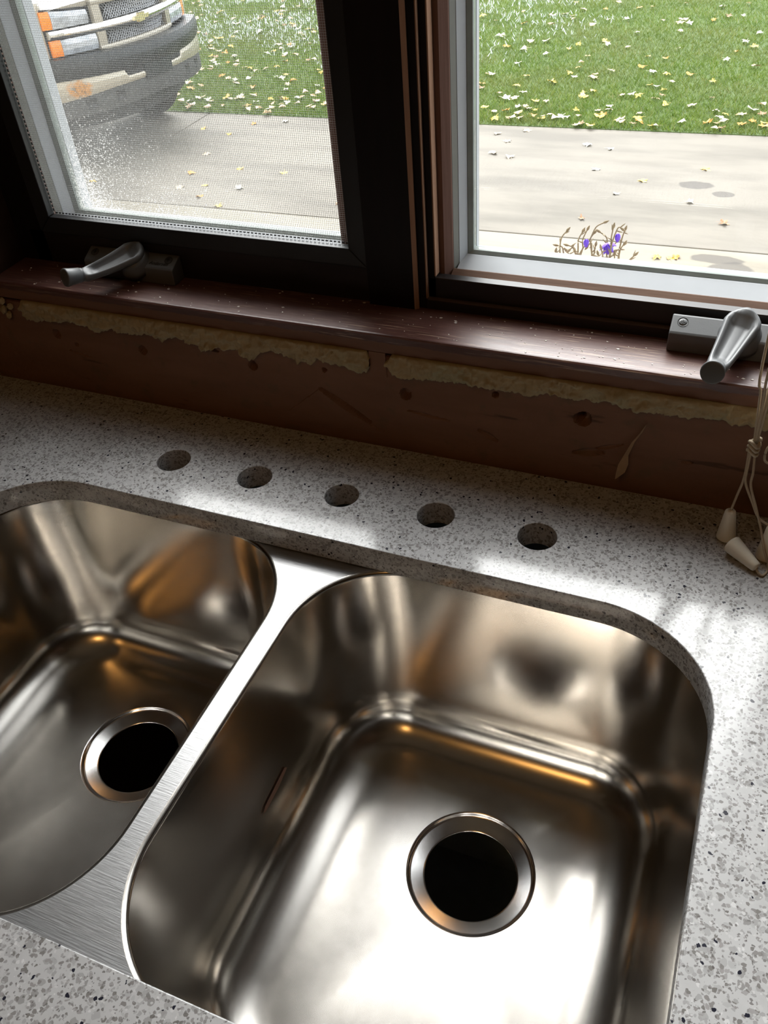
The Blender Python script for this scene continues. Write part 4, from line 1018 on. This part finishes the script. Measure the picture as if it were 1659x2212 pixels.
bent('valance', -.90, .90, lerp_([(-.9, .50), (-.5, .520), (0, .555), (.5, .52), (.9, .50)]), lerp_([(-.9, .642), (-.48, .688), (-.172, .70), (.172, .70), (.48, .688), (.9, .642)]), by_, .14, 'valance', n=36, rows=4, out=-.006, bulge=.006)
bent('underbody_shade_panel', -.80, .80, .36, .56, lambda x: by_(x)+.25, .25, 'dark', n=8)  # dark panel added to deepen the shadow below the bumper
# hood, cab and bed
def hoodv():
    V, F = [], []; n = 12
    rows = [(0.02, 1.365), (.10, 1.392), (.5, 1.42), (1.25, 1.46), (1.45, 1.46)]
    for y, z in rows:
        for i in range(n+1):
            x = -.93+1.86*i/n; yy = y+(gy_(x)*.95 if y < .3 else gy_(x)*.2 if y < 1 else 0); V.append((x, yy, z-.05*(abs(x)/.93)**3))
    m = n+1; k = len(V); V += [(v[0], v[1]+.01, v[2]-.05) for v in V]
    for r in range(len(rows)-1):
        for i in range(n):
            q = (r*m+i, r*m+i+1, (r+1)*m+i+1, (r+1)*m+i); F += [q, tuple(k+j for j in q[::-1])]
    for i in range(n): F += [(i, i+1, k+i+1, k+i), ((len(rows)-1)*m+i, (len(rows)-1)*m+i+1, k+(len(rows)-1)*m+i+1, k+(len(rows)-1)*m+i)]
    for r in range(len(rows)-1):
        for e in (0, n): F.append((r*m+e, (r+1)*m+e, k+(r+1)*m+e, k+r*m+e))
    return V, F
mk('hood', *hoodv(), 'body', TK, smooth=False, local=True)
mk('cab', *loft([[(-.95, 1.4, 1.40), (.95, 1.4, 1.40), (.95, 3.3, 1.40), (-.95, 3.3, 1.40)], [(-.80, 2.0, 1.92), (.80, 2.0, 1.92), (.80, 3.15, 1.92), (-.80, 3.15, 1.92)], [(-.74, 2.1, 1.96), (.74, 2.1, 1.96), (.74, 3.05, 1.96), (-.74, 3.05, 1.96)]]), 'body', TK, local=True)
mk('windshield', *loft([[(-.86, 1.43, 1.455), (.86, 1.43, 1.455), (.86, 1.47, 1.455), (-.86, 1.47, 1.455)], [(-.74, 1.955, 1.90), (.74, 1.955, 1.90), (.74, 1.995, 1.90), (-.74, 1.995, 1.90)]]), 'truck_glass', TK, local=True)
box('bed_floor', -.92, .92, 3.3, 5.2, .75, .80, 'body', TK, local=True); box('tailgate', -.92, .92, 5.15, 5.2, .60, 1.40, 'body', TK, local=True)
box('chassis', -.55, .55, .35, 5.0, .48, .62, 'dark', TK, local=True)
box('radiator_support', -.90, .90, .33, .40, .56, 1.33, 'dark', TK, local=True)

# ================================================================== THE ROOM BEHIND (mirrored in the steel)
dr = tag(empty('door_1', (-0.55, RY0+0.03, FLOOR_Z)), 'white panelled door in the wall behind the viewer', 'door', kind=s_)
box('door_leaf', -0.95, -0.15, RY0+.001, RY0+.04, FLOOR_Z+.005, FLOOR_Z+2.03, 'white_paint', dr, .003)
for z0, z1 in ((.15, .85), (1.0, 1.9)):
    box('door_panel', -0.85, -0.25, RY0+.041, RY0+.050, FLOOR_Z+z0, FLOOR_Z+z1, 'white_paint', dr, .004)
mk('door_knob', *lathe([(.012, 0), (.012, .03), (.028, .04), (.03, .055), (.02, .068), (.002, .07)], (-0.22, RY0+.041, FLOOR_Z+.95), (0, 1, 0), 20), 'chrome', dr, smooth=True)
fg = tag(empty('added_tall_cabinet', (1.0, RY0+.35, FLOOR_Z)), 'tall dark cabinet added behind the viewer for dark bands in the sink', 'cabinet')  # unseen, added so the bowls have dark bands to reflect
box('cabinet_body', .55, 1.55, RY0+.001, RY0+.62, FLOOR_Z, FLOOR_Z+2.1, 'cabinet', fg, .004)
for x0 in (.56, 1.06):
    d = box('cabinet_door', x0, x0+.48, RY0+.621, RY0+.64, FLOOR_Z+.1, FLOOR_Z+2.05, 'cabinet', fg, .004)
    box('handle', x0+.22, x0+.25, RY0+.641, RY0+.66, FLOOR_Z+1.0, FLOOR_Z+1.15, 'chrome', d, .003)
def mat_lamp():
    t = NT('warm_lamp_glow'); e = t.n('Emission'); e.inputs[0].default_value = (1.0, 0.50, 0.14, 1); e.inputs[1].default_value = 5.0; return t.done(e)
MAT['lamp'] = mat_lamp()
lamp = tag(empty('ceiling_lamp', (0.15, -1.45, CEIL_Z)), 'warm glowing round ceiling lamp behind the viewer', 'lamp')
mk('lamp_shade', *lathe([(.15, -.012), (.155, -.03), (.12, -.075), (.05, -.10), (.002, -.102)], (0.15, -1.45, CEIL_Z), (0, 0, 1), 32), 'lamp', lamp, smooth=True)
mk('lamp_base', *lathe([(.17, -.0005), (.17, -.012), (.15, -.0119)], (0.15, -1.45, CEIL_Z), (0, 0, 1), 32), 'chrome', lamp)

for x0, lb in ((0.66, 'right'), (-1.62, 'left')):  # unseen cabinets added to block window light and darken the bowl reflections
    wc = tag(empty('added_wall_cabinet', (x0+.48, -.17, .48)), 'added dark wall cabinet, out of view to the %s of the window' % lb, 'cabinet')
    box('cabinet_body', x0, x0+.96, -.33, -.001, .48, 1.45, 'cabinet', wc, .003)
    for k in (0, 1):
        d = box('cabinet_door', x0+.005+.478*k, x0+.477+.478*k, -.351, -.331, .485, 1.445, 'cabinet', wc, .004)
        box('handle', x0+(.43 if k == 0 else .51), x0+(.445 if k == 0 else .525), -.372, -.352, .55, .65, 'chrome', d, .002)
